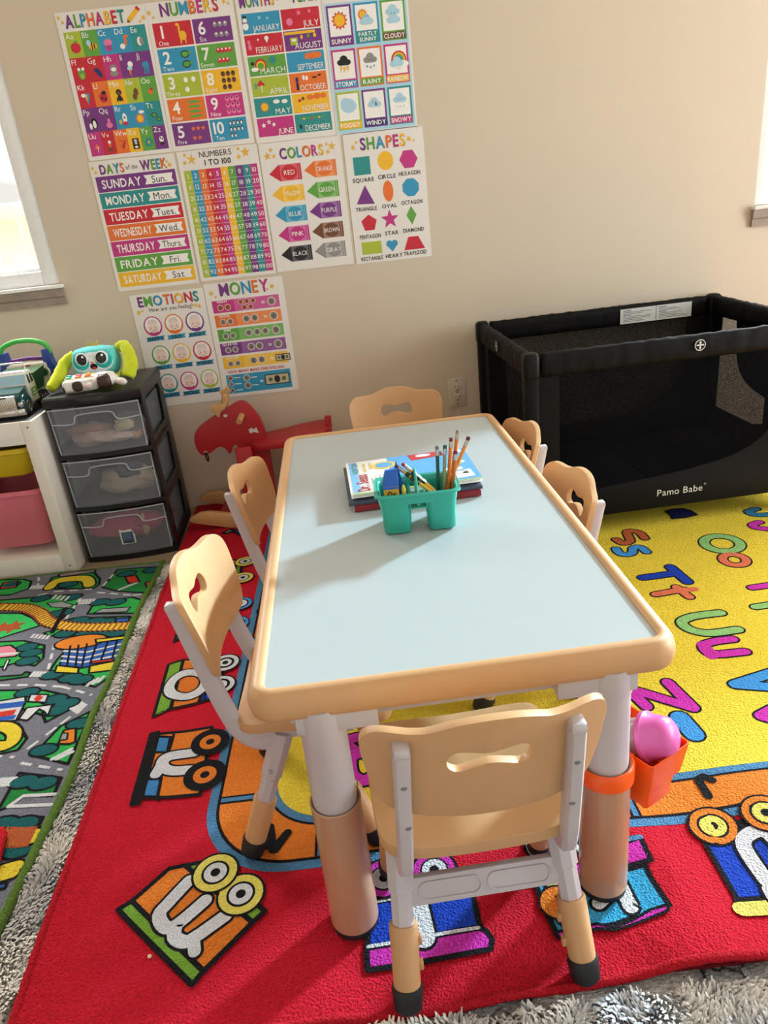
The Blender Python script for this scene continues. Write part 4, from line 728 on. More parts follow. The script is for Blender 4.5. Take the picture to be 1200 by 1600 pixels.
# tufts of the shag where it shows
t = bmesh.new(); rnd = random.Random(3)
def tufts(x0, x1, y0, y1, st, ok):
    y = y0
    while y < y1:
        x = x0
        while x < x1:
            px_, py_ = x+rnd.uniform(-.5, .5)*st, y+rnd.uniform(-.5, .5)*st
            if ok(px_, py_):
                a = 2.2*noise.noise(Vector((px_*9, py_*9, 1)))*PI+rnd.uniform(-.7, .7); h = .006+.008*rnd.random()+.006*noise.noise(Vector((px_*22, py_*22, 7))); dx, dy = math.cos(a), math.sin(a); w_ = .0016+.0012*rnd.random(); ln = .007+.006*rnd.random()
                P_ = [((px_+dx*ln*k_*k_), (py_+dy*ln*k_*k_), -.009+max(.003, h)*(1-(1-k_)**2)) for k_ in (0, .6, 1)]
                vs = [(t.verts.new((q[0]-dy*w_*f_, q[1]+dx*w_*f_, q[2])), t.verts.new((q[0]+dy*w_*f_, q[1]-dx*w_*f_, q[2]))) for q, f_ in zip(P_, (1, .9, .35))]
                for (a_, b_), (c_, d_) in zip(vs, vs[1:]): t.faces.new((a_, b_, d_, c_))
            x += st
        y += st
tufts(-.72, 1.0, -2.48, -2.126, .0048, lambda x, y: True)
def edge_x(pts, y):
    for (xa, ya), (xb, yb) in zip(pts, pts[1:]):
        if ya >= y >= yb: return xa+(xb-xa)*(ya-y)/(ya-yb)
    return pts[-1][0]
tufts(-.9, -.72, -2.2, -.53, .0044, lambda x, y: edge_x(RO[1:9], y)+.006 < x < edge_x(OUT[1:10], y)-.014)
FIB = bpy.data.materials.new('grey_shag_fibre'); FIB.use_nodes = True
nt = FIB.node_tree; pb = nt.nodes['Principled BSDF']; pb.inputs['Roughness'].default_value = .9; pb.inputs['Specular IOR Level'].default_value = .15
tc = nt.nodes.new('ShaderNodeTexCoord')
b1 = rampn(nz(7, 5, .6).outputs['Fac'], [(.32, (166, 166, 172)), (.47, (204, 203, 200)), (.62, (232, 228, 220))])
b2 = rampn(nz(30, 6, 1.5).outputs['Fac'], [(.58, (255, 255, 255)), (.68, (70, 72, 86))])
nt.links.new(mul(b1.outputs[0], b2.outputs[0], .9), pb.inputs['Base Color'])
tf = obj('shag_tufts', t, FIB, sh_, 180, False); tag(tf, kind='stuff')
tag(sh_, 'grey and cream shaggy rug showing between and in front of the printed rugs', 'rug')
# ================================================================ table
TAN = pl((204, 160, 114), .42); TAND = pl((198, 152, 106), .45); GREYW = pl((196, 190, 195), .35); RUB = pl((22, 21, 22), .55)
TOPW = M('white_laminate', (176, 185, 187), .28, mot=(30, .02))
TZ = .474
tb = thing('activity_table', "child's white-topped table with tan rim and legs on the red rug", 'table', (-.017, -1.961, 0), R(1.62))
def rrect(x0, x1, y0, y1, r, n=8):
    o = []
    for cx, cy, a0 in ((x1-r, y1-r, 0), (x0+r, y1-r, PI/2), (x0+r, y0+r, PI), (x1-r, y0+r, 1.5*PI)):
        for k in range(n+1): o.append((cx+r*math.cos(a0+PI/2*k/n), cy+r*math.sin(a0+PI/2*k/n)))
    return o
b = bmesh.new(); loft(b, [[Vector((x, y, z)) for x, y in rrect(-.2785, .2785, -.0035, 1.1535, .015)] for z in (TZ-.016, TZ)]); obj('table_top', b, TOPW, tb)
b = bmesh.new(); rings = []
for off, z in ((0, TZ-.004), (0, TZ+.0015), (.003, TZ+.005), (.009, TZ+.0065), (.017, TZ+.004), (.0235, TZ-.004), (.027, TZ-.016), (.027, TZ-.026), (.024, TZ-.036), (.017, TZ-.042), (.006, TZ-.044), (0, TZ-.043)):
    rings.append([Vector((x, y, z)) for x, y in rrect(-.275-off, .275+off, -off, 1.15+off, .014+off*1.1)])
rings.append(rings[0]); loft(b, rings, cap0=False, cap1=False); obj('rim', b, TAN, tb, 50)
b = bmesh.new()
for c in ((-.25, .25, .012, .03), (-.25, .25, 1.12, 1.138), (-.25, -.232, .03, 1.12), (.232, .25, .03, 1.12)): box(b, *c, TZ-.072, TZ-.02, .003)
obj('apron', b, GREYW, tb)
b = bmesh.new(); box(b, -.27, .27, .005, 1.145, TZ-.04, TZ-.018); obj('under_panel', b, pl((200, 196, 196), .6), tb)
for sx_ in (-1, 1):
    for yy in (.006, 1.144):
        b = bmesh.new(); X = Matrix.Translation((sx_*.2045, yy, 0))
        lathe(b, [(.0345, TZ-.03), (.0345, TZ-.075), (.0325, TZ-.08), (.034, .2)], 32, xf=X)
        lg = obj('leg', b, GREYW, tb)
        b = bmesh.new(); xa, xb = sorted((sx_*.239, sx_*.125)); box(b, xa, xb, yy-.026 if yy < .5 else yy-.034, yy+.034 if yy < .5 else yy+.026, TZ-.068, TZ-.03, .003); obj('bracket', b, GREYW, lg)
        b = bmesh.new(); lathe(b, [(.0345, .01), (.0385, .015), (.0375, .25), (.0385, .262), (.0368, .2645), (.0345, .262)], 32, xf=X, cap=False)
        obj('sleeve', b, M('tan_sleeve_plastic', (186, 142, 110), .22, mot=(30, .03)), lg)
        b = bmesh.new(); lathe(b, [(.034, 0), (.0375, .003), (.0375, .013), (.036, .016)], 32, xf=X); obj('foot', b, RUB, lg)
# ================================================================ chairs
def chair(label, x, y, rz, lift):
    t = thing('child_chair', label, 'chair', (x, y, 0), rz, 'tan and white chairs around the table'); zs = .25+lift
    # seat
    b = bmesh.new(); prof = []
    ol = crom([(0, -.098), (.1, -.096), (.133, -.08), (.143, -.03), (.145, .06), (.14, .13), (.115, .165), (0, .172), (-.115, .165), (-.14, .13), (-.145, .06), (-.143, -.03), (-.133, -.08), (-.1, -.096)], 4, True)
    plate(b, ol, (), .02, .007, cuts=[-.12+.02*k for k in range(13)], fn=lambda c: Vector((c.x, c.y, zs-.02+c.z+.012*(c.x/.14)**2*(1 if c.y > -.05 else .8)-.004-.008*max(0, c.y-.1)/.07)), bseg=3)
    obj('seat', b, TAN, t, 50)
    b = bmesh.new()
    for s in (-1, 1): box(b, s*.112-.012, s*.112+.012, -.075, .1, zs-.042, zs-.016, .003)
    box(b, -.112, .112, -.035, -.015, zs-.04, zs-.02, .003); box(b, -.112, .112, .045, .065, zs-.04, zs-.02, .003); obj('seat_frame', b, GREYW, t)
    # backrest
    z0 = zs+.082
    right = [(.0, .0), (.06, .001), (.1, .006), (.125, .02), (.138, .06), (.1445, .11), (.146, .14), (.141, .16), (.128, .172), (.112, .1745), (.09, .173), (.07, .175), (.052, .182), (.03, .1885), (0, .191)]
    ol = crom(right+[(-x_, y_) for x_, y_ in reversed(right[1:-1])], 3, True)
    ho = crom([(0, 0.1095), (0.022, 0.1035), (0.036, 0.098), (0.046, 0.103), (0.05, 0.114), (0.047, 0.128), (0.038, 0.136), (0.022, 0.1345), (0, 0.1295), (-0.022, 0.1345), (-0.038, 0.136), (-0.047, 0.128), (-0.05, 0.114), (-0.046, 0.103), (-0.036, 0.098), (-0.022, 0.1035)], 4, True)
    b = bmesh.new()
    plate(b, ol, [ho], .012, .0045, cuts=[-.14+.01*k for k in range(29)], fn=lambda c: Vector((c.x, -.128-.042*c.y/.19+.034*(abs(c.x)/.145)**2.1+.006-c.z, z0+c.y*.92)), bseg=3)
    obj('backrest', b, TAN, t, 50)
    for s in (-1, 1):
        b = bmesh.new()
        tube(b, crom([(s*.113, -.02, zs-.045), (s*.112, -.06, zs-.052), (s*.11, -.093, zs-.03), (s*.108, -.11, zs+.015), (s*.1055, -.125, zs+.075), (s*.103, -.141, zs+.15), (s*.1, -.157, zs+.222)], 4), 1, 16, sq=(.0145, .0102), up=(1, 0, 0))
        ell(b, (s*.1, -.1585, zs+.222), (.0098, .014, .007), 0, None, 16, superell(.6))
        bp_ = obj('back_post', b, GREYW, t, 50)
        for zz in (.085, .165): b = bmesh.new(); ell(b, (s*.1015, -.1405-(zz-.085)*.215, zs+zz), (.0045, .003, .004), seg=12); obj('screw', b, pl((120, 118, 120), .3), bp_)
        for fb in (-1, 1):
            top = Vector((s*.113, fb*.028 if fb > 0 else -.022, zs-.03)); bot = Vector((s*.131, fb*.118, 0)); d = bot-top
            P = lambda z_: top+d*((top.z-z_)/top.z)
            b = bmesh.new(); tube(b, [top, P(zs-.118), P(zs-.12), P(.09)], [.021, .0195, .0165, .0165], 8, up=(0, 1, 0)); lg = obj('leg', b, GREYW, t, 30)
            b = bmesh.new(); box(b, -.004, .004, -.0015, .0015, -.014, .014, .001, xf=Matrix.Translation(P(.18)+Vector((s*.0165, 0, 0)))@Matrix.Rotation(PI/2, 4, 'Z')); obj('slot', b, pl((170, 162, 164), .4), lg)
            b = bmesh.new(); tube(b, [P(.028), P(.118), P(.122)], [.0195, .021, .0185], 20)
            for zz in (.06, .095): box(b, -.004, .004, -.005, .005, -.008, .008, .002, xf=Matrix.Translation(P(zz)+Vector((-s*.0215, 0, 0))))
            obj('sleeve', b, TAND, lg, 50)
            b = bmesh.new(); tube(b, [P(.0), P(.006), P(.03), P(.036)], [.015, .021, .023, .0215], 20); obj('foot', b, RUB, lg, 50)
    # stretcher between the rear legs, with oval ribs
    b = bmesh.new(); zc = zs-.124; yc = -.022-.096*.094/(zs-.03); tl = math.atan2(.096, zs-.03)
    X = Matrix.Translation((0, yc, zc))@Matrix.Rotation(-tl, 4, 'X')
    box(b, -.114, .114, -.007, .007, -.021, .021, .003, xf=X)
    obj('stretcher', b, GREYW, t)
    for s in (-1, 1):
        b = bmesh.new()
        pts = [(s*.05+(.032 if math.cos(a) > 0 else -.032)+.013*math.cos(a), .013*math.sin(a)) for a in [2*PI*k/24+.01 for k in range(24)]]
        tube(b, [X@Vector((px_, -.0075, pz_)) for px_, pz_ in pts+pts[:1]], .0016, 6, cap=False)
        obj('oval_rib', b, GREYW, t, 60)
    return t
chair("tan chair at the table's near end, its back to the viewer", -.022, -1.988, R(2.5), .036)
chair("tan chair on the table's left side, nearer one, turned out from the edge", -.29, -1.672, R(-91), .038)
chair("tan chair on the table's left side, farther one, before the red rocking animal", -.293, -1.06, R(-95), -.02)
chair("tan chair on the table's right side, nearer one, beside the rug's yellow field", .178, -1.345, R(93), -.022)
chair("tan chair on the table's right side, farther one, beside the black crib", .158, -.965, R(93), -.022)
chair("tan chair at the table's far end, facing the viewer near the wall outlet", -.021, -.688, R(177.5), .011)
# ================================================================ things on the table
TEALM = M('teal_plastic', (52, 178, 158), .3, alpha=.93, mot=(30, .03)); TEALM.node_tree.nodes['Principled BSDF'].inputs['Subsurface Weight'].default_value = .15
TEALM.node_tree.nodes['Principled BSDF'].inputs['Subsurface Radius'].default_value = (.01, .02, .02)
cz = TZ+.0015
cy = thing('pencil_caddy', 'teal plastic caddy with two deep cups and a middle handle on the table', 'caddy', (-.031, -1.486, cz), R(-1.5))
def cup(bm, x0, x1, y0, y1, zt, th=.0022, fl=.005):
    A = lambda i, z: [Vector((x, y, z)) for x, y in rrect(x0-i, x1+i, y0-i, y1+i, .012, 5)]
    rings = [A(0, 0.003), A(.0, .003), A(fl*.4, zt*.5), A(fl, zt), A(fl-th, zt), A(fl*.4-th, zt*.5), A(-th, .006)]
    loft(bm, [[p-Vector((0, 0, .003)) for p in A(-.003, .003)]]+rings[1:])
b = bmesh.new(); cup(b, -.069, -.017, -.04, .042, .074); cup(b, .017, .069, -.04, .042, .074); obj('cup', b, TEALM, cy, 50)
b = bmesh.new()   # upper tray and rolled rim joining the cups
A = lambda i, z: [Vector((x, y, z)) for x, y in rrect(-.074-i, .074+i, -.045-i, .047+i, .014, 6)]
loft(b, [A(0, .062), A(.0025, .083), A(.0075, .0845), A(.008, .081), A(.0065, .081), A(.0055, .083), A(.0005, .084), A(-.0022, .08), A(-.0022, .064)], cap0=False, cap1=False)
obj('rim', b, TEALM, cy, 60)
b = bmesh.new(); box(b, -.0165, .0165, -.043, .045, .05, .053, .001); box(b, -.0165, -.0145, -.043, .045, .05, .07); box(b, .0145, .0165, -.043, .045, .05, .07)
obj('tray', b, TEALM, cy)
b = bmesh.new(); plate(b, crom([(-.04, .0), (.04, 0), (.042, .02), (.03, .04), (.015, .058), (0, .062), (-.015, .058), (-.03, .04), (-.042, .02)], 4, True), [crom([(-.014, .035), (.014, .035), (.012, .048), (-.012, .048)], 4, True)], .005, .0018, fn=lambda c: Vector((c.z-.0025, c.x+.001, .053+c.y))); obj('handle', b, TEALM, cy, 50)
# pencils ----------------------------------------------------
WOOD = M('pencil_wood', (214, 178, 130), .6); FER = M('ferrule_metal', (190, 190, 186), .3, metal=1); LEAD = pl((45, 45, 48), .5)
def pencil(label, tip, base, rgb, er, stripe=None):
    tip, base = Vector(tip), Vector(base); d = (tip-base); Lp = d.length
    t = thing('pencil', label, 'pencil', base, group='pencils in the teal caddy'); t.rotation_euler = d.to_track_quat('Z', 'Y').to_euler()
    b = bmesh.new(); lathe(b, [(.0037, .018), (.0037, Lp-.019)], 6); obj('shaft', b, pl(rgb, .35), t, 25)
    b = bmesh.new(); lathe(b, [(.0012, .004), (.0037, .018)], 12); obj('sharpened_end', b, WOOD, t)
    b = bmesh.new(); lathe(b, [(.0002, 0), (.0012, .004)], 8); obj('lead', b, LEAD, t)
    b = bmesh.new(); lathe(b, [(.0037, Lp-.019), (.0041, Lp-.018), (.0037, Lp-.015), (.0041, Lp-.013), (.0038, Lp-.011), (.004, Lp-.007)], 12); obj('ferrule', b, FER, t)
    b = bmesh.new(); lathe(b, [(.0037, Lp-.0075), (.0039, Lp-.002), (.003, Lp)], 12); obj('eraser', b, pl(er, .7), t)
    if stripe:
        b = bmesh.new()
        for k in range(3): box(b, -.0039, .0039, -.0034, .0034, Lp-.035-.012*k, Lp-.026-.012*k)
        obj('printed_band', b, pl(stripe, .4), t)
bz = cz+.006
pencil('dark green pencil standing leftmost in the right cup of the teal caddy', (.017, -1.47, .626), (.008, -1.489, bz), (16, 74, 70), (120, 110, 106))
pencil('pencil with green and white stripes standing second from the left in the teal caddy', (.032, -1.47, .626), (.017, -1.486, bz), (150, 150, 96), (30, 96, 92))
pencil('thick tall orange pencil with dark red eraser in the teal caddy', (.045, -1.47, .639), (.024, -1.483, bz), (226, 122, 34), (120, 32, 30))
pencil('orange pencil with worn bare metal end, farthest back in the teal caddy', (.061, -1.455, .648), (.026, -1.470, bz), (206, 116, 40), (150, 132, 116))
pencil('orange pencil leaning far to the right in the teal caddy', (.079, -1.47, .637), (.002, -1.478, bz), (216, 136, 50), (96, 22, 34))
pencil('short brownish orange pencil with red eraser, in front of the other upright ones', (.051, -1.48, .616), (.03, -1.495, bz), (186, 104, 34), (130, 30, 40))
pencil('yellow pencil with green printed band lying slanted, left one of the two in the caddy', (-.066, -1.47, .596), (.006, -1.512, cz+.064), (222, 176, 42), (96, 50, 50), (30, 70, 46))
pencil('yellow pencil with black printed band lying slanted, right one of the two in the caddy', (-.053, -1.47, .599), (.012, -1.505, cz+.062), (226, 170, 40), (160, 60, 70), (40, 50, 40))
# crayon box and blue card in the left cup
t = thing('crayon_box', 'yellow and blue crayon box standing in the left cup of the teal caddy', 'box', (-.0795, -1.499, cz+.014), R(-3))
YB, BB = pl((214, 166, 40), .5), pl((26, 96, 190), .5)
b = bmesh.new(); box(b, -.014, .014, -.021, .012, -.006, .084, .001); obj('carton', b, YB, t, None)
b = bmesh.new(); box(b, -.0145, .0145, -.0215, .0125, .084, .089, .001); loft(b, [[Vector((x, y, z)) for x, y, z in ((-.0145, -.0215, .089), (.0145, -.0215, .089), (.0145, .0125, .089), (-.0145, .0125, .089))], [Vector((x, y, z)) for x, y, z in ((-.009, .004, .106), (.014, .004, .108), (.014, .0122, .108), (-.009, .0122, .106))]]); obj('lid_flap', b, BB, t, None)
cv = Canvas(); cv.rect(-.014, .078, .014, .0835, BB, 1); cv.text(.001, .068, 'Ox', .012, ink((20, 20, 20)), 2, .016, 1); cv.rect(-.012, .05, .012, .056, ink((30, 120, 70)), 1)
b = bmesh.new(); cv.into(b, lambda x, y, L: Vector((x, -.0212-.0002*L, y))); obj('printed_front', b, cv.mats, t, None, False)
t = thing('blue_card', 'folded blue card sticking up behind the crayon box in the teal caddy', 'card', (-.066, -1.474, cz+.006), R(20))
b = bmesh.new(); plate(b, [(-.012, 0), (.012, 0), (.012, .075), (.002, .125), (-.012, .088)], [], .0012, 0, fn=lambda c: Vector((c.x, c.z, c.y))); obj('card_panel', b, BB, t, None)
t = thing('yellow_marker', 'thin yellow-green crayon standing beside the crayon box in the teal caddy', 'crayon', (-.0565, -1.513, cz+.006))
b = bmesh.new(); lathe(b, [(.004, 0), (.004, .082), (.0015, .09)], 14); obj('stick', b, pl((214, 206, 70), .4), t)
# books ------------------------------------------------------
PAGE = M('book_pages', (226, 220, 206), .8, mot=(300, .12))
def book(label, cx, cy_, z, wd, dp, th, rz, rgb, spine, name='picture_book'):
    t = thing(name, label, 'book', (cx, cy_, z), R(rz), 'picture books stacked on the table'); cm = pl(rgb, .35)
    b = bmesh.new(); box(b, -wd/2, wd/2, -dp/2, dp/2, 0, .0022, .0008); box(b, -wd/2, wd/2, -dp/2, dp/2, th-.0022, th, .0008); obj('cover', b, cm, t)
    b = bmesh.new(); s = spine
    if s == 'front': tube(b, [(-wd/2, -dp/2+.001, th/2), (wd/2, -dp/2+.001, th/2)], 1, 12, sq=(.003, th/2), up=(0, 0, 1))
    else: tube(b, [(-wd/2+.001, -dp/2, th/2), (-wd/2+.001, dp/2, th/2)], 1, 12, sq=(.003, th/2), up=(0, 0, 1))
    obj('spine', b, cm, t)
    b = bmesh.new(); box(b, -wd/2+.003, wd/2-.004, -dp/2+(.001 if s == 'front' else .004), dp/2-.004, .0022, th-.0022); obj('pages', b, PAGE, t, None)
    return t
z = cz
book('red hardcover book at the bottom of the stack under the teal caddy', -.028, -1.276, z, .268, .22, .012, 2.5, (140, 24, 34), 'front'); z += .012
book('dark slate blue hardcover book second from the bottom of the stack', -.032, -1.268, z, .284, .222, .008, 2.8, (66, 72, 92), 'front'); z += .008
book('red picture book third in the stack, its back edge showing past the white cover', -.02, -1.25, z, .262, .218, .005, 2, (196, 60, 52), 'left'); z += .005
tk = book('white and blue book on top of the stack, title printed up its left side', -.026, -1.270, z, .278, .205, .009, 3, (236, 236, 232), 'left')
cv = Canvas(); W2, D2 = .139, .1025
LB = ink((92, 160, 214)); GRt = ink((60, 120, 70)); DR = ink((176, 36, 62)); YL = ink((232, 190, 60))
cv.rect(-.045, -D2, W2, D2, LB, 1); cv.rect(-W2+.004, -D2, -.042, -D2+.004, ink((180, 190, 60)), 2); cv.rect(-.042, -D2, W2, -D2+.004, ink((170, 186, 70)), 3)
cv.rect(-.135, -D2+.008, -.118, D2-.005, ink((120, 176, 220)), 2); cv.text(-.122, .055, 'HORTON', .013, GRt, 3, .07, 1, rot=PI/2); cv.text(-.102, .055, 'and other', .009, YL, 3, .066, 1, rot=PI/2); cv.text(-.088, .06, 'stories', .009, YL, 3, .05, 1, rot=PI/2)
cv.text(-.112, -.04, 'Dr. Seuss', .026, DR, 4, .1, 1, rot=PI/2)
for k in range(3): cv.rect(-.09+.009*k, -.07, -.0885+.009*k, -.02+.006*k, ink((120, 120, 120)), 3)
cv.ell(-.055, .055, .028, .024, YL, 3); cv.ell(-.055, .055, .02, .017, LB, 4); cv.poly([(.01, .06), (.09, .07), (.08, .1), (.005, .1)], ink((190, 44, 44)), 3); cv.ell(.04, .086, .018, .009, I['wht'], 4); cv.rect(.07, .072, .085, .098, ink((120, 24, 30)), 4)
cv.poly([(.05, -.03), (.085, -.05), (.125, -.04), (.128, -.085), (.06, -.092)], I['wht'], 4); cv.ell(.09, -.03, .022, .012, I['wht'], 5); cv.ell(.1, .0, .014, .008, YL, 5); cv.ell(.105, .012, .02, .009, I['wht'], 4); cv.rect(.112, .075, .13, .096, I['wht'], 4); cv.text(.121, .085, '!', .01, ink((60, 60, 60)), 5)
cv.line([(.06, -.07), (.09, -.06), (.12, -.066)], .0016, I['blk'], 7); cv.line([(.1, -.05), (.118, -.052)], .0016, I['blk'], 7); cv.ell(.112, -.06, .006, .005, I['blk'], 7, 12)
b = bmesh.new(); cv.into(b, lambda x, y, L: Vector((x, y, .009+.00016*L))); obj('cover_print', b, cv.mats, tk, None, False)
# ================================================================ orange bin clipped to the table leg
ORNG = M('orange_plastic', (250, 92, 6), .28, mot=(20, .03)); ORNG.node_tree.nodes['Principled BSDF'].inputs['Subsurface Weight'].default_value = .1
ORNG.node_tree.nodes['Principled BSDF'].inputs['Subsurface Radius'].default_value = (.03, .01, .004)
lx, ly = -.017+.2045*math.cos(R(1.62))-.006*math.sin(R(1.62)), -1.961+.2045*math.sin(R(1.62))+.006*math.cos(R(1.62))
hb = thing('hanging_bin', 'orange plastic bin clipped round the near right table leg', 'bin', (lx, ly, .236), R(30))
b = bmesh.new(); lathe(b, [(.0385, 0), (.0425, .001), (.0425, .026), (.0392, .03), (.037, .029), (.0385, .02)], 36, cap=False); obj('clip_ring', b, ORNG, hb, 50)
b = bmesh.new()
def qbox(x0, x1, y0, y1, z0): return [Vector((x, y, z0)) for x, y in rrect(x0, x1, y0, y1, .006, 3)]
loft(b, [qbox(.054, .112, -.036, .066, -.078), qbox(.052, .116, -.038, .068, -.038), qbox(.046, .126, -.044, .074, -.034), qbox(.044, .134, -.05, .08, .02), qbox(.046, .132, -.048, .078, .02), qbox(.056, .112, -.034, .064, -.074)])
obj('bin_body', b, ORNG, hb, 40)
b = bmesh.new(); box(b, .0385, .047, -.016, .016, -.03, .022, .002); plate(b, [(.028, -.02), (.134, -.02), (.134, .028), (.075, .075), (.028, .1)], (), .003, .001, fn=lambda c: Vector((c.x, .0785+c.z, c.y))); obj('back_plate', b, ORNG, hb)
b = bmesh.new(); box(b, .1115, .1155, .0, .03, -.068, -.05, .0006); obj('sticker', b, pl((244, 120, 90), .4), hb)
tc_ = thing('toy_cup', 'pink domed toy cup with brown swirl lying in the orange bin', 'toy', hb.matrix_basis @ Vector((.09, .0, .022)), 0); tc_.rotation_euler = Vector((.7, -.55, .34)).to_track_quat('Z', 'Y').to_euler(); tc_.scale = (1.15, 1.15, 1.15)
PINK = M('pink_plastic', (226, 104, 178), .3, alpha=.92, mot=(20, .05)); CLEAR = M('clear_plastic', (238, 216, 208), .15, alpha=.45)
b = bmesh.new(); lathe(b, [(.026, -.005), (.034, 0), (.0345, .006), (.031, .009), (.028, .026), (.026, .034), (.018, .041), (.006, .0435)], 28); obj('dome_lid', b, PINK, tc_, 50)
b = bmesh.new(); lathe(b, [(.018, -.066), (.021, -.064), (.026, -.003)], 24); obj('clear_cup', b, CLEAR, tc_, 50)
b = bmesh.new()
for k in range(6): lathe(b, [(.009+.0015*k, -.052+.008*k), (.012+.0016*k, -.048+.008*k), (.009+.0015*k, -.0445+.008*k)], 18)
obj('brown_swirl', b, pl((128, 66, 42), .5), tc_, 50)
# ================================================================ black crib
BF = M('black_fabric', (13, 12, 13), .55, bump=(120, .25, .002), mot=(30, .05), spec=.12); BP = M('black_crib_plastic', (9, 9, 10), .45, spec=.2)
NV = M('dark_mattress_fabric', (12, 14, 24), .85, bump=(200, .3, .002), mot=(30, .05), spec=.05)
MESH = bpy.data.materials.new('black_net'); MESH.use_nodes = True
nt = MESH.node_tree; pb = nt.nodes['Principled BSDF']; pb.inputs['Base Color'].default_value = (.004, .004, .005, 1); pb.inputs['Roughness'].default_value = .9; pb.inputs['Specular IOR Level'].default_value = .03
tc = nt.nodes.new('ShaderNodeTexCoord'); vo = nt.nodes.new('ShaderNodeTexVoronoi'); vo.inputs['Scale'].default_value = 520; vo.feature = 'F1'
nt.links.new(tc.outputs['Object'], vo.inputs['Vector'])
mr = nt.nodes.new('ShaderNodeMapRange'); mr.inputs['From Min'].default_value = .2; mr.inputs['From Max'].default_value = .55; mr.inputs['To Min'].default_value = .3; mr.inputs['To Max'].default_value = .85
nt.links.new(vo.outputs['Distance'], mr.inputs['Value']); nt.links.new(mr.outputs['Result'], pb.inputs['Alpha'])
cr = thing('portable_crib', 'black fabric portable crib with net sides against the back wall', 'crib', (.352, -.075, 0), R(2.6))
CL, CW, CH = .885, -.63, .615
def rail(name, p0, p1, ax, seed):
    b = bmesh.new(); n = 60; p0, p1 = Vector(p0), Vector(p1); rings = []
    d = (p1-p0).normalized(); s = Vector((0, 0, 1)).cross(d)
    for i in range(n+1):
        t = i/n; c = p0.lerp(p1, t); wv = noise.noise(Vector((t*26, seed, 0)))*.0035; w2 = noise.noise(Vector((t*40, seed, 5)))*.002
        ring = []
        for k in range(18):
            a = 2*PI*k/18; X_, Z_ = math.cos(a), math.sin(a)
            m = 1/max(abs(X_), abs(Z_))*.7+.3
            wob = noise.noise(Vector((t*34, a*1.2, seed)))*.003
            ring.append(c+s*(X_*m*(.0155+wv*.6+wob))+Vector((0, 0, Z_*m*(.0355+w2+wob))))
        rings.append(ring)
    loft(b, rings); o = obj(name, b, BF, cr, 180); return o
RZ = CH-.038
fr = rail('top_rail', (.03, CW, RZ), (CL-.03, CW, RZ), 0, 1); br_ = rail('top_rail', (.03, 0, RZ), (CL-.03, 0, RZ), 0, 2)
le = rail('top_rail', (0, -.03, RZ), (0, CW+.03, RZ), 1, 3); ri = rail('top_rail', (CL, -.03, RZ), (CL, CW+.03, RZ), 1, 4)
for x in (0, CL):
    for y in (0, CW):
        b = bmesh.new(); box(b, x-.024, x+.024, y-.024, y+.024, RZ-.04, CH+.002, .014, seg=3); pc = obj('corner_cap', b, BP, cr)
        b = bmesh.new(); box(b, x-.02, x+.02, y-.02, y+.02, .03, RZ-.03, .008); po = obj('corner_post', b, BF, cr)
        b = bmesh.new(); box(b, x-.022, x+.022, y-.022, y+.022, FLZ if x else .0, .034, .006); obj('foot', b, BP, po)
def side(name, L_, win, fn, extra=None):
    b = bmesh.new(); plate(b, [(.0, .07), (L_, .07), (L_, RZ-.025), (0, RZ-.025)], [win], .006, .0015, fn=fn); sp = obj(name, b, BF, cr, 40)
    b = bmesh.new(); vs = [b.verts.new(fn(Vector((x, y, .003)))) for x, y in win]; b.faces.new(vs); obj('net', b, MESH, sp, None)
    return sp
fw_ = crom([(.085, .54), (.085, .152), (.26, .17), (.55, .195), (.7, .235), (.78, .31), (.80, .42), (.80, .54)], 6)
sf = side('front_panel', CL, [(.085, .54), (.085, .152), *crom([(.26, .168), (.5, .19), (.66, .225), (.75, .29), (.79, .4), (.80, .54)], 5)], lambda c: Vector((c.x, CW-.003+c.z, c.y)))
side('back_panel', CL, [(.085, .54), (.085, .17), (.3, .178), *crom([(.5, .184), (.62, .2), (.72, .235), (.775, .3), (.79, .4), (.79, .54)], 5)], lambda c: Vector((c.x, -.003+c.z, c.y)))
side('left_panel', -CW, [(.09, .54), (.09, .16), (.54, .16), (.54, .54)], lambda c: Vector((-.003+c.z, -c.x, c.y)))
side('right_panel', -CW, [(.075, .54), (.075, .2), (.33, .2), (.39, .22), *crom([(.39, .31), (.27, .335), (.2, .4), (.175, .54)], 5)], lambda c: Vector((CL-.003+c.z, -c.x, c.y)))
b = bmesh.new()
for k in range(4):
    x0 = .02+k*(CL-.04)/4; box(b, x0+.001, x0+(CL-.04)/4-.001, CW+.02, -.02, .075, .112, .012, seg=3)
obj('mattress', b, NV, cr)
# logos and label
LOGO = pl((214, 214, 210), .5)
def logo(fn, parent, k=1):
    cv = Canvas(); cv.ell(0, 0, .0165*k, .0165*k, LOGO, 1, 32); cv.ell(0, 0, .0142*k, .0142*k, BP, 2, 32); cv.ell(0, .0075*k, .003*k, .0045*k, LOGO, 3, 14); cv.ell(0, -.0075*k, .003*k, .0045*k, LOGO, 3, 14); cv.rect(-.0112*k, -.002*k, .0112*k, .0022*k, LOGO, 3); cv.rect(-.0008*k, -.012*k, .0008*k, .012*k, LOGO, 3)
    b = bmesh.new(); cv.into(b, fn); obj('round_logo', b, cv.mats, parent, None, False)
logo(lambda x, y, L: Vector((.5+x, CW-.0205-.0003*L, RZ+.006+y)), fr); logo(lambda x, y, L: Vector((-.0205-.0003*L, -.3+x, RZ+.004+y)), le)
cv = Canvas(); cv.text(0, 0, 'Pamo Babe', .022, LOGO, 1, .155); cv.text(.082, .011, '®', .006, LOGO, 1)
b = bmesh.new(); cv.into(b, lambda x, y, L: Vector((.475+x, CW-.0042-.0003*L, .122+y))); obj('maker_lettering', b, cv.mats, sf, None, False)
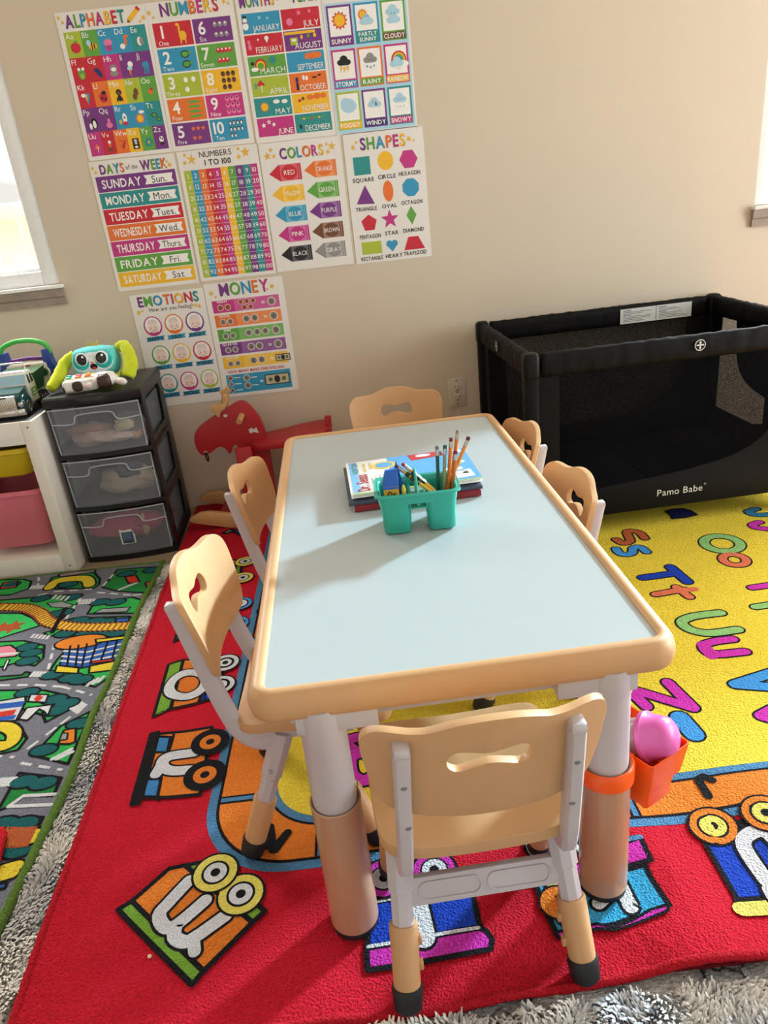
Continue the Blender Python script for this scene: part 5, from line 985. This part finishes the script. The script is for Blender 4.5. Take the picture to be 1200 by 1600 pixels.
cv = Canvas(); LW = pl((206, 206, 202), .6); LT = pl((110, 110, 112), .6); cv.rect(-.137, -.027, .137, .027, LW, 1)
for k in range(8):
    for s in (-1, 1):
        x0 = s*.068-.058; w_ = (.03 if k in (0, 3) else .112*(.6+.4*math.sin(k*2.3+s)**2)); cv.rect(x0, .0185-.0055*k, x0+w_, .0205-.0055*k+(.001 if k in (0, 3) else 0), LT, 2)
cv.rect(-.0012, -.026, .0012, .026, LT, 2)
b = bmesh.new(); cv.into(b, lambda x, y, L: Vector((.655+x, -.0195-.0003*L, RZ-.003+y))); obj('warning_label', b, cv.mats, br_, None, False)
# ================================================================ drawer cart
CB = M('black_cart_plastic', (15, 15, 17), .35, mot=(20, .05)); 
FROST = M('frosted_plastic', (150, 156, 164), .25, alpha=.24, mot=(15, .05)); FROSTR = M('frosted_plastic_rim', (206, 210, 216), .3, alpha=.5)
ct = thing('drawer_cart', 'black three-drawer cart with clear drawers under the posters', 'drawers', (-1.006, -.245, FLZ), R(3))
hx, hy, H = .158, .17, .598
def bowf(x): return -hy-.016*(1-(x/hx)**2)       # bowed front
b = bmesh.new(); pts = [(-hx, hy), (hx, hy), (hx, -hy)]+[(hx*(1-k/6), bowf(hx*(1-k/6))) for k in range(1, 12)]+[(-hx, -hy)]
loft(b, [[Vector((x*k, y*k, z)) for x, y in pts] for k, z in ((1, H-.034), (1.012, H-.03), (1.012, H-.006), (.985, H), )]); obj('top_panel', b, CB, ct, 40)
b = bmesh.new(); box(b, -.07, -.06, -.1, .1, H, H+.001); box(b, -.1, .1, .1, .108, H, H+.001); obj('top_groove', b, BP, ct, None)
b = bmesh.new(); loft(b, [[Vector((x, y, z)) for x, y in pts] for z in (0, .02)]); obj('base_panel', b, CB, ct, 40)
Z = [(.022, .196), (.213, .385), (.402, .566)]
for k in (.196, .385):
    b = bmesh.new(); loft(b, [[Vector((x, y, z)) for x, y in pts] for z in (k+.001, k+.0165)]); obj('divider_rail', b, CB, ct, 40)
b = bmesh.new(); box(b, -hx, hx, hy-.004, hy, .01, H-.03); obj('back_panel', b, CB, ct)
for s in (-1, 1):
    b = bmesh.new()
    ho = [[(-.12, z0+.02), (.10, z0+.02), (.12, z1-.04), (.10, z1-.012), (-.12, z1-.012)] for z0, z1 in Z]
    plate(b, [(-hy+.004, .01), (hy, .01), (hy, H-.03), (-hy+.004, H-.03)], ho, .006, .0015, fn=lambda c: Vector((s*(hx-.006+c.z), c.x, c.y))); obj('side_frame', b, CB, ct, 40)
for z0, z1 in Z:
    b = bmesh.new(); n = 16; xs_ = [-.148+.296*k/n for k in range(n+1)]
    rings = [[Vector((x*(1 if z > z0+.01 else .97), bowf(x)-.006-(.004 if z > z1-.02 else 0), z)) for x in xs_]+[Vector((x*(1 if z > z0+.01 else .97), bowf(x)-.003-(.004 if z > z1-.02 else 0), z)) for x in reversed(xs_)] for z in (z0+.002, z0+.02, z1-.045, z1-.004)]
    loft(b, rings); box(b, -.145, -.1425, -.15, .15, z0+.004, z1-.03); box(b, .1425, .145, -.15, .15, z0+.004, z1-.03); box(b, -.143, .143, -.17, .15, z0+.002, z0+.005)
    dw = obj('drawer', b, FROST, ct, 40)
    b = bmesh.new(); zt = z1-.05
    P = [Vector((x, bowf(x)-.009, z)) for x, z in crom([(-.145, zt-.004), (-.075, zt-.006), (-.06, zt+.018), (-.03, zt+.024), (.03, zt+.024), (.06, zt+.018), (.075, zt-.006), (.145, zt-.004)], 4)]
    tube(b, P, .0022, 8); obj('drawer_pull', b, FROSTR, dw, 60)
    b = bmesh.new(); tube(b, [Vector((x, bowf(x)-.0085, z1-.006)) for x in xs_], .0025, 8)
    for s in (-1, 1): tube(b, [(s*.146, -hy-.009, z1-.006), (s*.142, -hy-.008, z0+.004)], .0018, 6)
    obj('drawer_lip', b, FROSTR, dw, 60)
cv = Canvas(); cv.poly([(-.024, -.026), (.026, -.024), (.027, .006), (.018, .03), (-.008, .027), (-.024, .032)], LW, 1); cv.rect(-.019, -.02, .021, .02, pl((60, 84, 112), .5), 2); cv.rect(-.019, -.022, .021, -.016, pl((24, 26, 30), .5), 3)
for k in range(3): cv.rect(-.015, .012-.008*k, .012, .0135-.008*k, pl((140, 150, 160), .5), 3)
b = bmesh.new(); cv.into(b, lambda x, y, L: Vector((x+.003, bowf(x)-.0075-.0003*L, .088+y))); obj('torn_label', b, cv.mats, dw if False else ct, None, False)
def lump(bm, c, r, seed, mi=0, amp=.35):
    def fn(p): return p*(1+amp*noise.noise(p*1.7+Vector((seed, 0, 0)))+.12*noise.noise(p*5+Vector((seed, 3, 0))))
    ell(bm, c, r, mi, None, 26, fn)
def stuff_in(name, label, parts):
    t = thing(name, label, 'toy clothes' if 'cloth' in name else 'toy', ct.matrix_basis @ Vector(parts[0][0]), R(3))
    for i, (c, r, rgb, sd, pn) in enumerate(parts):
        b = bmesh.new(); lump(b, Vector(c)-Vector(parts[0][0]), r, sd); obj(pn, b, cloth(rgb), t, 180)
stuff_in('folded_doll_clothes', 'pale pink spotted cloth bundle seen through the top drawer of the black cart', [((-.04, -.1, .445), (.085, .05, .035), (206, 180, 176), 1, 'cloth_fold'), ((.03, -.135, .44), (.07, .03, .018), (226, 204, 196), 4, 'cloth_fold'), ((-.05, -.13, .475), (.07, .02, .016), (170, 130, 116), 8, 'cloth_fold')])
stuff_in('soft_toy', 'grey and cream soft toy seen through the right side of the top drawer', [((.085, -.1, .465), (.05, .05, .045), (126, 128, 122), 2, 'body'), ((.105, -.13, .44), (.025, .02, .018), (220, 176, 140), 5, 'paw'), ((.075, -.14, .475), (.035, .018, .022), (214, 206, 170), 9, 'ear')])
stuff_in('soft_toy', 'cream and dark blue soft toy seen through the middle drawer of the black cart', [((.02, -.1, .275), (.1, .06, .045), (176, 166, 148), 3, 'body'), ((.05, -.125, .31), (.055, .035, .025), (60, 70, 96), 6, 'cap'), ((.1, -.13, .29), (.03, .02, .026), (188, 180, 160), 7, 'paw')])
stuff_in('folded_doll_clothes', 'bright pink cloth bundle seen through the bottom drawer of the black cart', [((-.02, -.1, .105), (.115, .06, .05), (206, 84, 118), 11, 'cloth_fold'), ((.07, -.13, .12), (.055, .025, .03), (190, 60, 100), 12, 'cloth_fold'), ((.06, -.145, .11), (.012, .012, .04), (220, 190, 150), 13, 'strap')])
# ================================================================ white toy shelf with bins
SW = M('white_melamine', (226, 222, 212), .45)
SX1, SX0, SY0, SY1, SZ = -1.172, -1.80, -.492, -.07, .535
sf_ = thing('toy_shelf', 'low white shelf unit with pull-out bins left of the drawer cart', 'shelf', (SX1, SY0, FLZ))
w_ = SX1-SX0; d_ = SY1-SY0; hz = SZ-FLZ
for nm, c in (('side_panel', (-.042, 0, 0, d_, 0, hz)), ('side_panel', (-w_, -w_+.042, 0, d_, 0, hz)), ('top_board', (-w_+.042, -.042, 0, d_, hz-.075, hz)), ('bottom_board', (-w_+.042, -.042, 0, d_, 0, .075)), ('back_board', (-w_+.042, -.042, d_-.006, d_, .075, hz-.075))):
    b = bmesh.new(); box(b, *c, .0025); o = obj(nm, b, SW, sf_)
b = bmesh.new()
for z in (.17, .24, .31, .38, .45): box(b, -.048, -.042, .012, .06, z, z+.006); 
obj('bin_runner', b, SW, sf_, None)
b = bmesh.new()
for z in (.03, hz-.02): ell(b, (-.02, -.0005, z), (.003, .001, .003), seg=10)
obj('screw_cap', b, DARK, sf_)
b = bmesh.new(); box(b, -w_+.01, -.012, .012, d_-.01, hz, hz+.002, .0008); mat_ = obj('top_mat', b, pl((44, 46, 50), .35), sf_); mat_['label'] = 'dark grey top mat'
def bin_(name, label, z0, z1, rgb, dx):
    t = thing(name, label, 'bin', (SX1-.045-.137, SY0+.16+dx, FLZ), 0, 'coloured bins in the white shelf'); P_ = pl(rgb, .4)
    b = bmesh.new(); A = lambda sx_, sy_, z: [Vector((x, y, z)) for x, y in rrect(-sx_, sx_, -sy_, sy_, .035, 6)]
    loft(b, [A(.106, .12, z0), A(.112, .126, z0+.006), A(.128, .142, z1-.014), A(.126, .14, z1-.014), A(.108, .122, z0+.006)]); obj('bin_body', b, P_, t, 50)
    b = bmesh.new(); loft(b, [A(.128, .142, z1-.02), A(.1365, .152, z1-.016), A(.1365, .152, z1-.002), A(.133, .149, z1), A(.128, .142, z1-.004)], cap0=False, cap1=False); obj('rim', b, P_, t, 50)
bin_('storage_bin', 'shallow yellow plastic bin in the upper part of the white shelf', .36, .46, (206, 176, 26), 0)
bin_('storage_bin', 'deep pink plastic bin in the lower part of the white shelf', .105, .315, (214, 112, 128), 0)
# ================================================================ toy truck on the shelf
tk = thing('toy_truck', 'dark green toy dump truck with silver grille on the white shelf', 'toy', (-1.268, -.45, SZ+.003), R(2))
TGm, CHR, SIL = M('truck_green', (26, 70, 72), .2, mot=(20, .04), coat=.5), M('toy_chrome', (206, 204, 196), .2, metal=.9), M('truck_silver', (214, 216, 206), .35, metal=.2)
WGL = M('truck_window', (150, 190, 206), .08, mot=(20, .1), coat=1); TGD = M('truck_bed_green', (36, 82, 36), .4)
X0, X1 = -.066, .066
b = bmesh.new(); loft(b, [[Vector(v) for v in ((x, .012, .03), (x, .008, .066), (x, .02, .078), (x, .085, .088), (x, .085, .03))] for x in (X0+.012, X1-.012)]); obj('hood', b, TGm, tk, 30)
for s in (-1, 1):
    b = bmesh.new(); tube(b, [(s*.056, .042+.033*math.cos(a), .024+.035*math.sin(a)) for a in [PI*k/10 for k in range(11)]], 1, 12, sq=(.011, .0045), up=(1, 0, 0)); box(b, s*.056-.011, s*.056+.011, .004, .016, .032, .055, .004); obj('fender', b, TGm, tk, 50)
    b = bmesh.new(); box(b, s*.055-.008, s*.055+.008, .0, .005, .036, .05, .002); obj('headlight', b, CHR, tk)
    for yy in (.044, .17, .2):
        b = bmesh.new(); X = Matrix.Translation((s*.056, yy, .0235))@Matrix.Rotation(PI/2, 4, 'Y')
        lathe(b, [(.014, -.011), (.021, -.0105), (.0235, -.007), (.0235, .007), (.021, .0105), (.014, .011)], 28, xf=X); wh = obj('wheel', b, RUB, tk, 40)
        b = bmesh.new(); lathe(b, [(.0, .0085*s), (.006, .0125*s), (.013, .0115*s), (.0145, .0085*s)], 16, xf=X, cap=False); obj('hub', b, CHR, wh, 40)
b = bmesh.new(); box(b, X0+.024, X1-.024, .0, .012, .02, .073, .003)
for k in range(11): box(b, X0+.028+.0072*k, X0+.031+.0072*k, -.002, .002, .03, .066)
obj('grille', b, CHR, tk, 30)
cv = Canvas(); cv.rect(-.016, .0665, .016, .0715, pl((60, 56, 50), .5), 1); b = bmesh.new(); cv.into(b, lambda x, y, L: Vector((x, -.0008, y))); obj('grille_badge', b, cv.mats, tk, None, False)
b = bmesh.new(); box(b, X0-.003, X1+.003, -.012, .004, .008, .03, .005); box(b, X0+.006, X0+.03, -.014, -.01, .013, .025, .002); box(b, X1-.03, X1-.006, -.014, -.01, .013, .025, .002); obj('bumper', b, CHR, tk)
b = bmesh.new(); loft(b, [[Vector((x*k, y, z)) for x, y in ((X0+.006, y0), (X1-.006, y0), (X1-.006, .15), (X0+.006, .15))] for k, y0, z in ((1, .085, .03), (1, .085, .09), (.93, .102, .124), (.9, .108, .128))]); obj('cab', b, SIL, tk, 30)
b = bmesh.new(); loft(b, [[Vector((x, y-.0012, z)) for x in (X0+.012, X1-.012)] for y, z in ((.0862, .092), (.1, .121))], closed=False, cap0=False, cap1=False); obj('windscreen', b, WGL, tk, None)
for s in (-1, 1):
    b = bmesh.new()
    for y0, y1 in ((.098, .115), (.12, .14)):
        q = [(s*.0606, y0, .09), (s*.0606, y1, .09), (s*.0575, y1, .118), (s*.0575, y0+.006, .118)]; b.faces.new([b.verts.new(v) for v in q])
    obj('side_window', b, DARK, tk, None)
    cv = Canvas(); cv.rect(.1, .045, .146, .072, pl((96, 150, 66), .4), 1); cv.rect(.108, .05, .138, .056, LW, 2); cv.rect(.112, .06, .134, .067, LW, 2); b = bmesh.new(); cv.into(b, lambda x, y, L: Vector((s*(.0604+.0004*L), x, y))); obj('door_print', b, cv.mats, tk, None, False)
b = bmesh.new()
for k in range(5): ell(b, (-.04+.02*k, .112, .129), (.004, .005, .003), seg=10)
box(b, -.05, .05, .106, .118, .126, .129, .001); obj('roof_lights', b, pl((196, 190, 214), .3), tk)
b = bmesh.new(); tube(b, crom([(-.05, .125, .128), (-.05, .125, .15), (-.04, .125, .156), (.04, .125, .156), (.05, .125, .15), (.05, .125, .128)], 4), .0028, 10); obj('roll_bar', b, SIL, tk, 60)
b = bmesh.new(); loft(b, [[Vector(v) for v in ((s1*.05, .155, .05), (s1*.05, .245, .05), (s1*.064, .255, .12), (s1*.064, .145, .115))] for s1 in (-1, 1)]); obj('dump_bed', b, TGD, tk, 20)
b = bmesh.new(); box(b, -.04, .04, .085, .235, .018, .034, .002)
for k in range(4): lathe(b, [(.007, -.012), (.007, .012)], 14, xf=Matrix.Translation((.058, .095+.018*k, .03))@Matrix.Rotation(PI/2, 4, 'X'))
obj('chassis', b, CHR, tk, 30)
# ---------------------------------------------------------------- handled baby toy behind the truck
bt = thing('activity_toy', 'baby activity toy with green carry handle, blue posts and yellow screen behind the truck', 'toy', (-1.288, -.14, SZ+.003), R(3))
tg, tbm, tpu, tr, ty, tw = pl((64, 176, 72)), pl((30, 66, 150)), pl((104, 44, 130)), pl((190, 36, 50)), pl((216, 168, 40)), pl((226, 220, 206))
b = bmesh.new(); tube(b, crom([(-.083, 0, .15), (-.082, 0, .17), (-.066, 0, .188), (-.03, 0, .2), (.0, 0, .202), (.03, 0, .2), (.066, 0, .188), (.082, 0, .17), (.083, 0, .15)], 4), .0085, 14); obj('carry_handle', b, tg, bt, 60)
for s in (-1, 1):
    b = bmesh.new(); loft(b, [[Vector((s*x, y, z)) for x, y in ((.07+a-c_, -.02), (.07+a+c_, -.02), (.07+a+c_, .02), (.07+a-c_, .02))] for a, c_, z in ((.02, .018, .0), (.016, .018, .09), (.004, .015, .12), (.004, .011, .165))]); obj('post', b, tbm, bt, 40)
    b = bmesh.new(); lathe(b, [(.0, -.012), (.024, -.01), (.027, 0), (.024, .01), (.0, .012)], 26, xf=Matrix.Translation((s*.098, 0, .075))@Matrix.Rotation(PI/2, 4, 'X')); obj('side_roller', b, tr, bt, 50)
b = bmesh.new(); tube(b, [(-.07, 0, .134), (0, 0, .139), (.07, 0, .134)], .007, 12); obj('cross_bar', b, tpu, bt, 60)
b = bmesh.new(); box(b, -.072, .072, -.024, .02, .0, .126, .01, seg=3); obj('face_plate', b, tw, bt)
b = bmesh.new(); box(b, -.055, .042, -.028, -.02, .04, .11, .006); obj('yellow_screen', b, ty, bt)
b = bmesh.new(); lathe(b, [(.0, .006), (.017, .005), (.02, 0)], 24, xf=Matrix.Translation((.058, -.024, .09))@Matrix.Rotation(PI/2, 4, 'X')); dl = obj('dial', b, tw, bt, 50)
b = bmesh.new(); lathe(b, [(.0, .009), (.013, .008), (.0145, .004)], 24, xf=Matrix.Translation((.058, -.024, .09))@Matrix.Rotation(PI/2, 4, 'X')); obj('dial_knob', b, pl((44, 96, 56)), dl, 50)
cv = Canvas(); cv.rect(-.014, .1135, .014, .12, tr, 1); b = bmesh.new(); cv.into(b, lambda x, y, L: Vector((x, -.0245, y))); obj('red_badge', b, cv.mats, bt, None, False)
b = bmesh.new(); box(b, -.1, .1, -.03, .03, -.0, .012, .004); obj('toy_base', b, tbm, bt)
# ================================================================ plush toy on the cart
px = thing('plush_toy', 'teal-faced plush toy with lime arms sitting on top of the black cart', 'soft toy', (-1.0, -.272, H+FLZ+.001), R(2))
TF, TF2, LIME, PLW = cloth((96, 200, 202)), cloth((34, 168, 164)), cloth((196, 208, 44)), cloth((226, 240, 240))
b = bmesh.new(); ell(b, (0, .0, .078), (.08, .05, .052), 0, None, 32, superell(.42)); hd = obj('head', b, TF, px, 180)
def onface(x, z, d=.0):   # point on the front of the head
    return Vector((x, -.049+.012*(abs(x)/.08)**2+.01*((z-.078)/.05)**2-d, z))
def patch(name, c, a, bz_, m, d, parent=hd):
    b = bmesh.new(); g = [b.verts.new(onface(c[0], c[1], d+.002))]; n = 28
    prev = None
    rings = []
    for q in (.5, .85, 1):
        rings.append([b.verts.new(onface(c[0]+a*q*math.cos(2*PI*k/n), c[1]+bz_*q*math.sin(2*PI*k/n), d+(.002 if q < 1 else 0))) for k in range(n)])
    for k in range(n):
        b.faces.new((g[0], rings[0][k], rings[0][(k+1) % n]))
        for r0, r1 in zip(rings, rings[1:]): b.faces.new((r0[k], r1[k], r1[(k+1) % n], r0[(k+1) % n]))
    return obj(name, b, m, parent, 60)
patch('muzzle', (0, .08), .066, .036, PLW, .0005); 
for s in (-1, 1):
    patch('eye_patch', (s*.037, .086), .027, .026, TF2, .0028)
    e_ = patch('eye_white', (s*.033, .096), .022, .022, PLW, .0045)
    patch('pupil', (s*.032, .095), .0175, .0185, pl((24, 20, 26), .15), .0062)
    patch('eye_glint', (s*.032+.005, .104), .004, .004, pl((250, 250, 250), .3), .0078)
patch('nose', (0, .083), .006, .004, pl((222, 120, 130), .5), .004); patch('mouth', (0.002, .069), .012, .0105, cloth((40, 16, 22)), .0032); patch('tongue', (.003, .0635), .007, .0045, cloth((190, 70, 80)), .0045)
b = bmesh.new()
for k in range(9): tube(b, [(-.012+.003*k, 0, .126), (-.02+.005*k, .003*math.sin(k), .142+.006*math.sin(k*1.9))], [.0022, .0012], 6)
obj('hair_tuft', b, cloth((214, 180, 70)), px, 60)
b = bmesh.new(); ell(b, (0, .035, .04), (.06, .045, .045), 0, None, 24, superell(.3)); obj('body', b, LIME, px, 180)
def arm(pts, rads):
    b = bmesh.new(); p = crom(pts, 6); n = len(p); rr = []
    for i in range(n):
        t = i/(n-1)*(len(rads)-1); j = min(int(t), len(rads)-2); rr.append(rads[j]+(rads[j+1]-rads[j])*(t-j)+.0012*math.sin(i*2.1))
    tube(b, p, rr, 16); obj('arm', b, LIME, px, 180)
arm([(-.07, .01, .105), (-.1, -.01, .085), (-.125, -.045, .045), (-.145, -.085, .018)], [.017, .02, .021, .016])
arm([(.075, .015, .112), (.098, .01, .118), (.112, -.01, .1), (.118, -.035, .06), (.105, -.06, .024)], [.015, .018, .021, .025, .022])
# cow keyboard held in front
kb = thing('cow_keyboard', 'white and brown cow-shaped toy keyboard in front of the plush toy on the cart', 'toy', (-1.005, -.372, H+FLZ+.001), R(6))
KW, KB_ = pl((232, 230, 224), .35), pl((58, 34, 30), .45)
b = bmesh.new(); box(b, -.085, .03, -.025, .03, .004, .045, .014, seg=4); obj('keyboard_body', b, KW, kb, 50)
b = bmesh.new(); loft(b, [[Vector((x, y, z)) for x, y, z in ((-.076, -.012, .0445), (.02, -.012, .0445), (.02, .024, .05), (-.076, .024, .05))], [Vector((x, y, z)) for x, y, z in ((-.074, -.01, .048), (.018, -.01, .048), (.018, .022, .0535), (-.074, .022, .0535))]]); obj('key_panel', b, pl((236, 226, 196), .4), kb)
for i, c in enumerate(((64, 190, 130), (226, 110, 70), (232, 120, 80), (70, 160, 200), (220, 90, 140), (236, 190, 60))):
    b = bmesh.new(); ell(b, (-.062+.03*(i % 3), -.002+.016*(i//3), .0495+.003*(i//3)), (.0105, .007, .0045), 0, None, 16, superell(.4)); obj('key', b, pl(c, .35), kb, 60)
b = bmesh.new(); lump(b, (.052, -.006, .033), (.042, .03, .026), 2.2, 0, .12); hdc = obj('cow_head', b, KW, kb, 180)
b = bmesh.new(); ell(b, (.052, -.022, .03), (.024, .022, .024), 0, None, 20, superell(.35)); obj('brown_muzzle', b, KB_, kb, 180)
for s in (-1, 1):
    b = bmesh.new(); ell(b, (.052+s*.05, -.018, .022), (.02, .014, .012), 0, Matrix.Rotation(s*.3, 4, 'Y'), 18); er = obj('cow_foot', b, KW, kb, 180)
    b = bmesh.new(); ell(b, (.052+s*.05+s*.002, -.029, .022), (.012, .004, .007), 0, Matrix.Rotation(s*.3, 4, 'Y'), 14); obj('foot_pad', b, pl((226, 200, 196), .5), er, 60)
    b = bmesh.new(); ell(b, (.052+s*.012, -.024, .05), (.004, .003, .005), seg=12); obj('cow_eye', b, KB_, kb, 60)
b = bmesh.new(); ell(b, (-.035, -.0255, .024), (.017, .0035, .017), 0, None, 18, superell(.3)); obj('brown_spot', b, KB_, kb, 60)
b = bmesh.new(); ell(b, (-.08, -.01, .018), (.007, .016, .012), 0, None, 18); obj('brown_spot', b, KB_, kb, 60)
# ================================================================ red rocking moose
RM, NW = pl((168, 20, 30), .45), M('natural_wood', (196, 150, 96), .5, mot=(18, .2))
ms_ = thing('rocking_animal', 'red wooden rocking animal with pale antlers and wood rockers against the wall', 'rocking toy', (-.55, -.17, FLZ))
HP = [(-.753, .331), (-.736, .361), (-.688, .392), (-.616, .424), (-.578, .444), (-.546, .44), (-.515, .401), (-.496, .353), (-.489, .276), (-.487, .205), (-.49, .109), (-.5, .045), (-.6, .045), (-.598, .12), (-.594, .187), (-.602, .242), (-.602, .284), (-.617, .281), (-.634, .254), (-.649, .278), (-.67, .286), (-.701, .269), (-.736, .261), (-.753, .29)]
b = bmesh.new(); plate(b, crom([(x+.55, z-FLZ) for x, z in HP], 4, True), (), .028, .006, fn=lambda c: Vector((c.x, .014-c.z, c.y)), bseg=3); hd = obj('head_board', b, RM, ms_, 50)
b = bmesh.new(); plate(b, [(-.05+.06, -.06), *crom([(.05, -.075), (.16, -.1), (.24, -.1), (.29, -.07), (.305, 0), (.29, .07), (.24, .1), (.16, .1), (.05, .075)], 4), (.01, .06)], (), .024, .006, fn=lambda c: Vector((c.x, c.y, .287+c.z+.026*(c.x/.3)**2))); obj('seat_board', b, RM, ms_, 50)
b = bmesh.new(); box(b, .262, .286, -.012, .012, .3, .385, .004, xf=Matrix.Rotation(.06, 4, 'Y')); obj('tail_post', b, RM, ms_)
for s in (-1, 1):
    b = bmesh.new(); plate(b, crom([(-.26, .055), (-.235, .078), (-.18, .084), (-.05, .055), (.1, .042), (.25, .055), (.36, .09), (.37, .07), (.26, .015), (.1, .0), (-.06, .003), (-.18, .03)], 4, True), (), .024, .005, fn=lambda c: Vector((c.x, s*.105-.012+c.z, c.y))); obj('rocker', b, NW, ms_, 50)
    for x in (-.02, .24):
        b = bmesh.new(); box(b, x-.03, x+.03, s*.085-.009, s*.085+.009, .04, .31, .004); obj('leg_board', b, RM, ms_)
b = bmesh.new(); box(b, -.16, .06, -.095, .095, .036, .05, .004); obj('foot_board', b, RM, ms_)
for s, pts in ((-1, [(-.095, .418), (-.082, .44), (-.06, .455), (-.05, .49), (-.066, .495), (-.07, .466), (-.09, .465), (-.112, .462), (-.115, .452)]), (1, [(-.07, .43), (-.06, .46), (-.05, .5), (-.06, .512), (-.07, .5), (-.085, .5), (-.08, .48), (-.088, .455)])):
    b = bmesh.new(); plate(b, crom(pts, 4, True), (), .022, .006, fn=lambda c: Vector((c.x, s*.03-.011+c.z, c.y))); obj('antler', b, NW, ms_, 50)
b = bmesh.new(); tube(b, [(-.022, -.055, .398), (-.004, .055, .425)], .011, 14); obj('handle_peg', b, NW, ms_, 50)
b = bmesh.new(); ell(b, (-.074, -.0145, .415), (.008, .0015, .006), seg=14); obj('eye', b, pl((214, 206, 200), .5), hd)
b = bmesh.new(); ell(b, (-.172, -.0145, .285), (.007, .002, .006), seg=14); obj('nostril', b, pl((206, 150, 140), .5), hd)
b = bmesh.new(); tube(b, [(-.171, -.018+.0*k, .283) if False else (-.17+.004*math.sin(a), -.017-.006*math.cos(a), .268+.018*math.cos(a)) for a in [2*PI*k/20 for k in range(21)]], .0028, 8, cap=False); obj('black_ring', b, RUB, ms_, 60)
cv = Canvas(); cv.poly([(0, .352), (.012, .36), (.02, .352), (.03, .36), (.036, .336), (.02, .342), (.004, .338)], LW, 1); b = bmesh.new(); cv.into(b, lambda x, y, L: Vector((x, -.0148, y))); obj('torn_sticker', b, cv.mats, hd, None, False)
b = bmesh.new(); ell(b, (.028, -.015, .225), (.005, .0018, .005), seg=12); obj('bolt', b, DARK, hd)
# crumb on the rug
t = tag(obj('crumb', (lambda b: (lump(b, (0, 0, 0), (.0035, .0028, .0022), 3), b)[1])(bmesh.new()), pl((226, 206, 170), .8)), 'tiny pale crumb on the red rug beside the letter m wagon', 'crumb')
(q,) = [(-0.5534,-1.982,0.0005)]
t.location = (q[0], q[1], .0018)
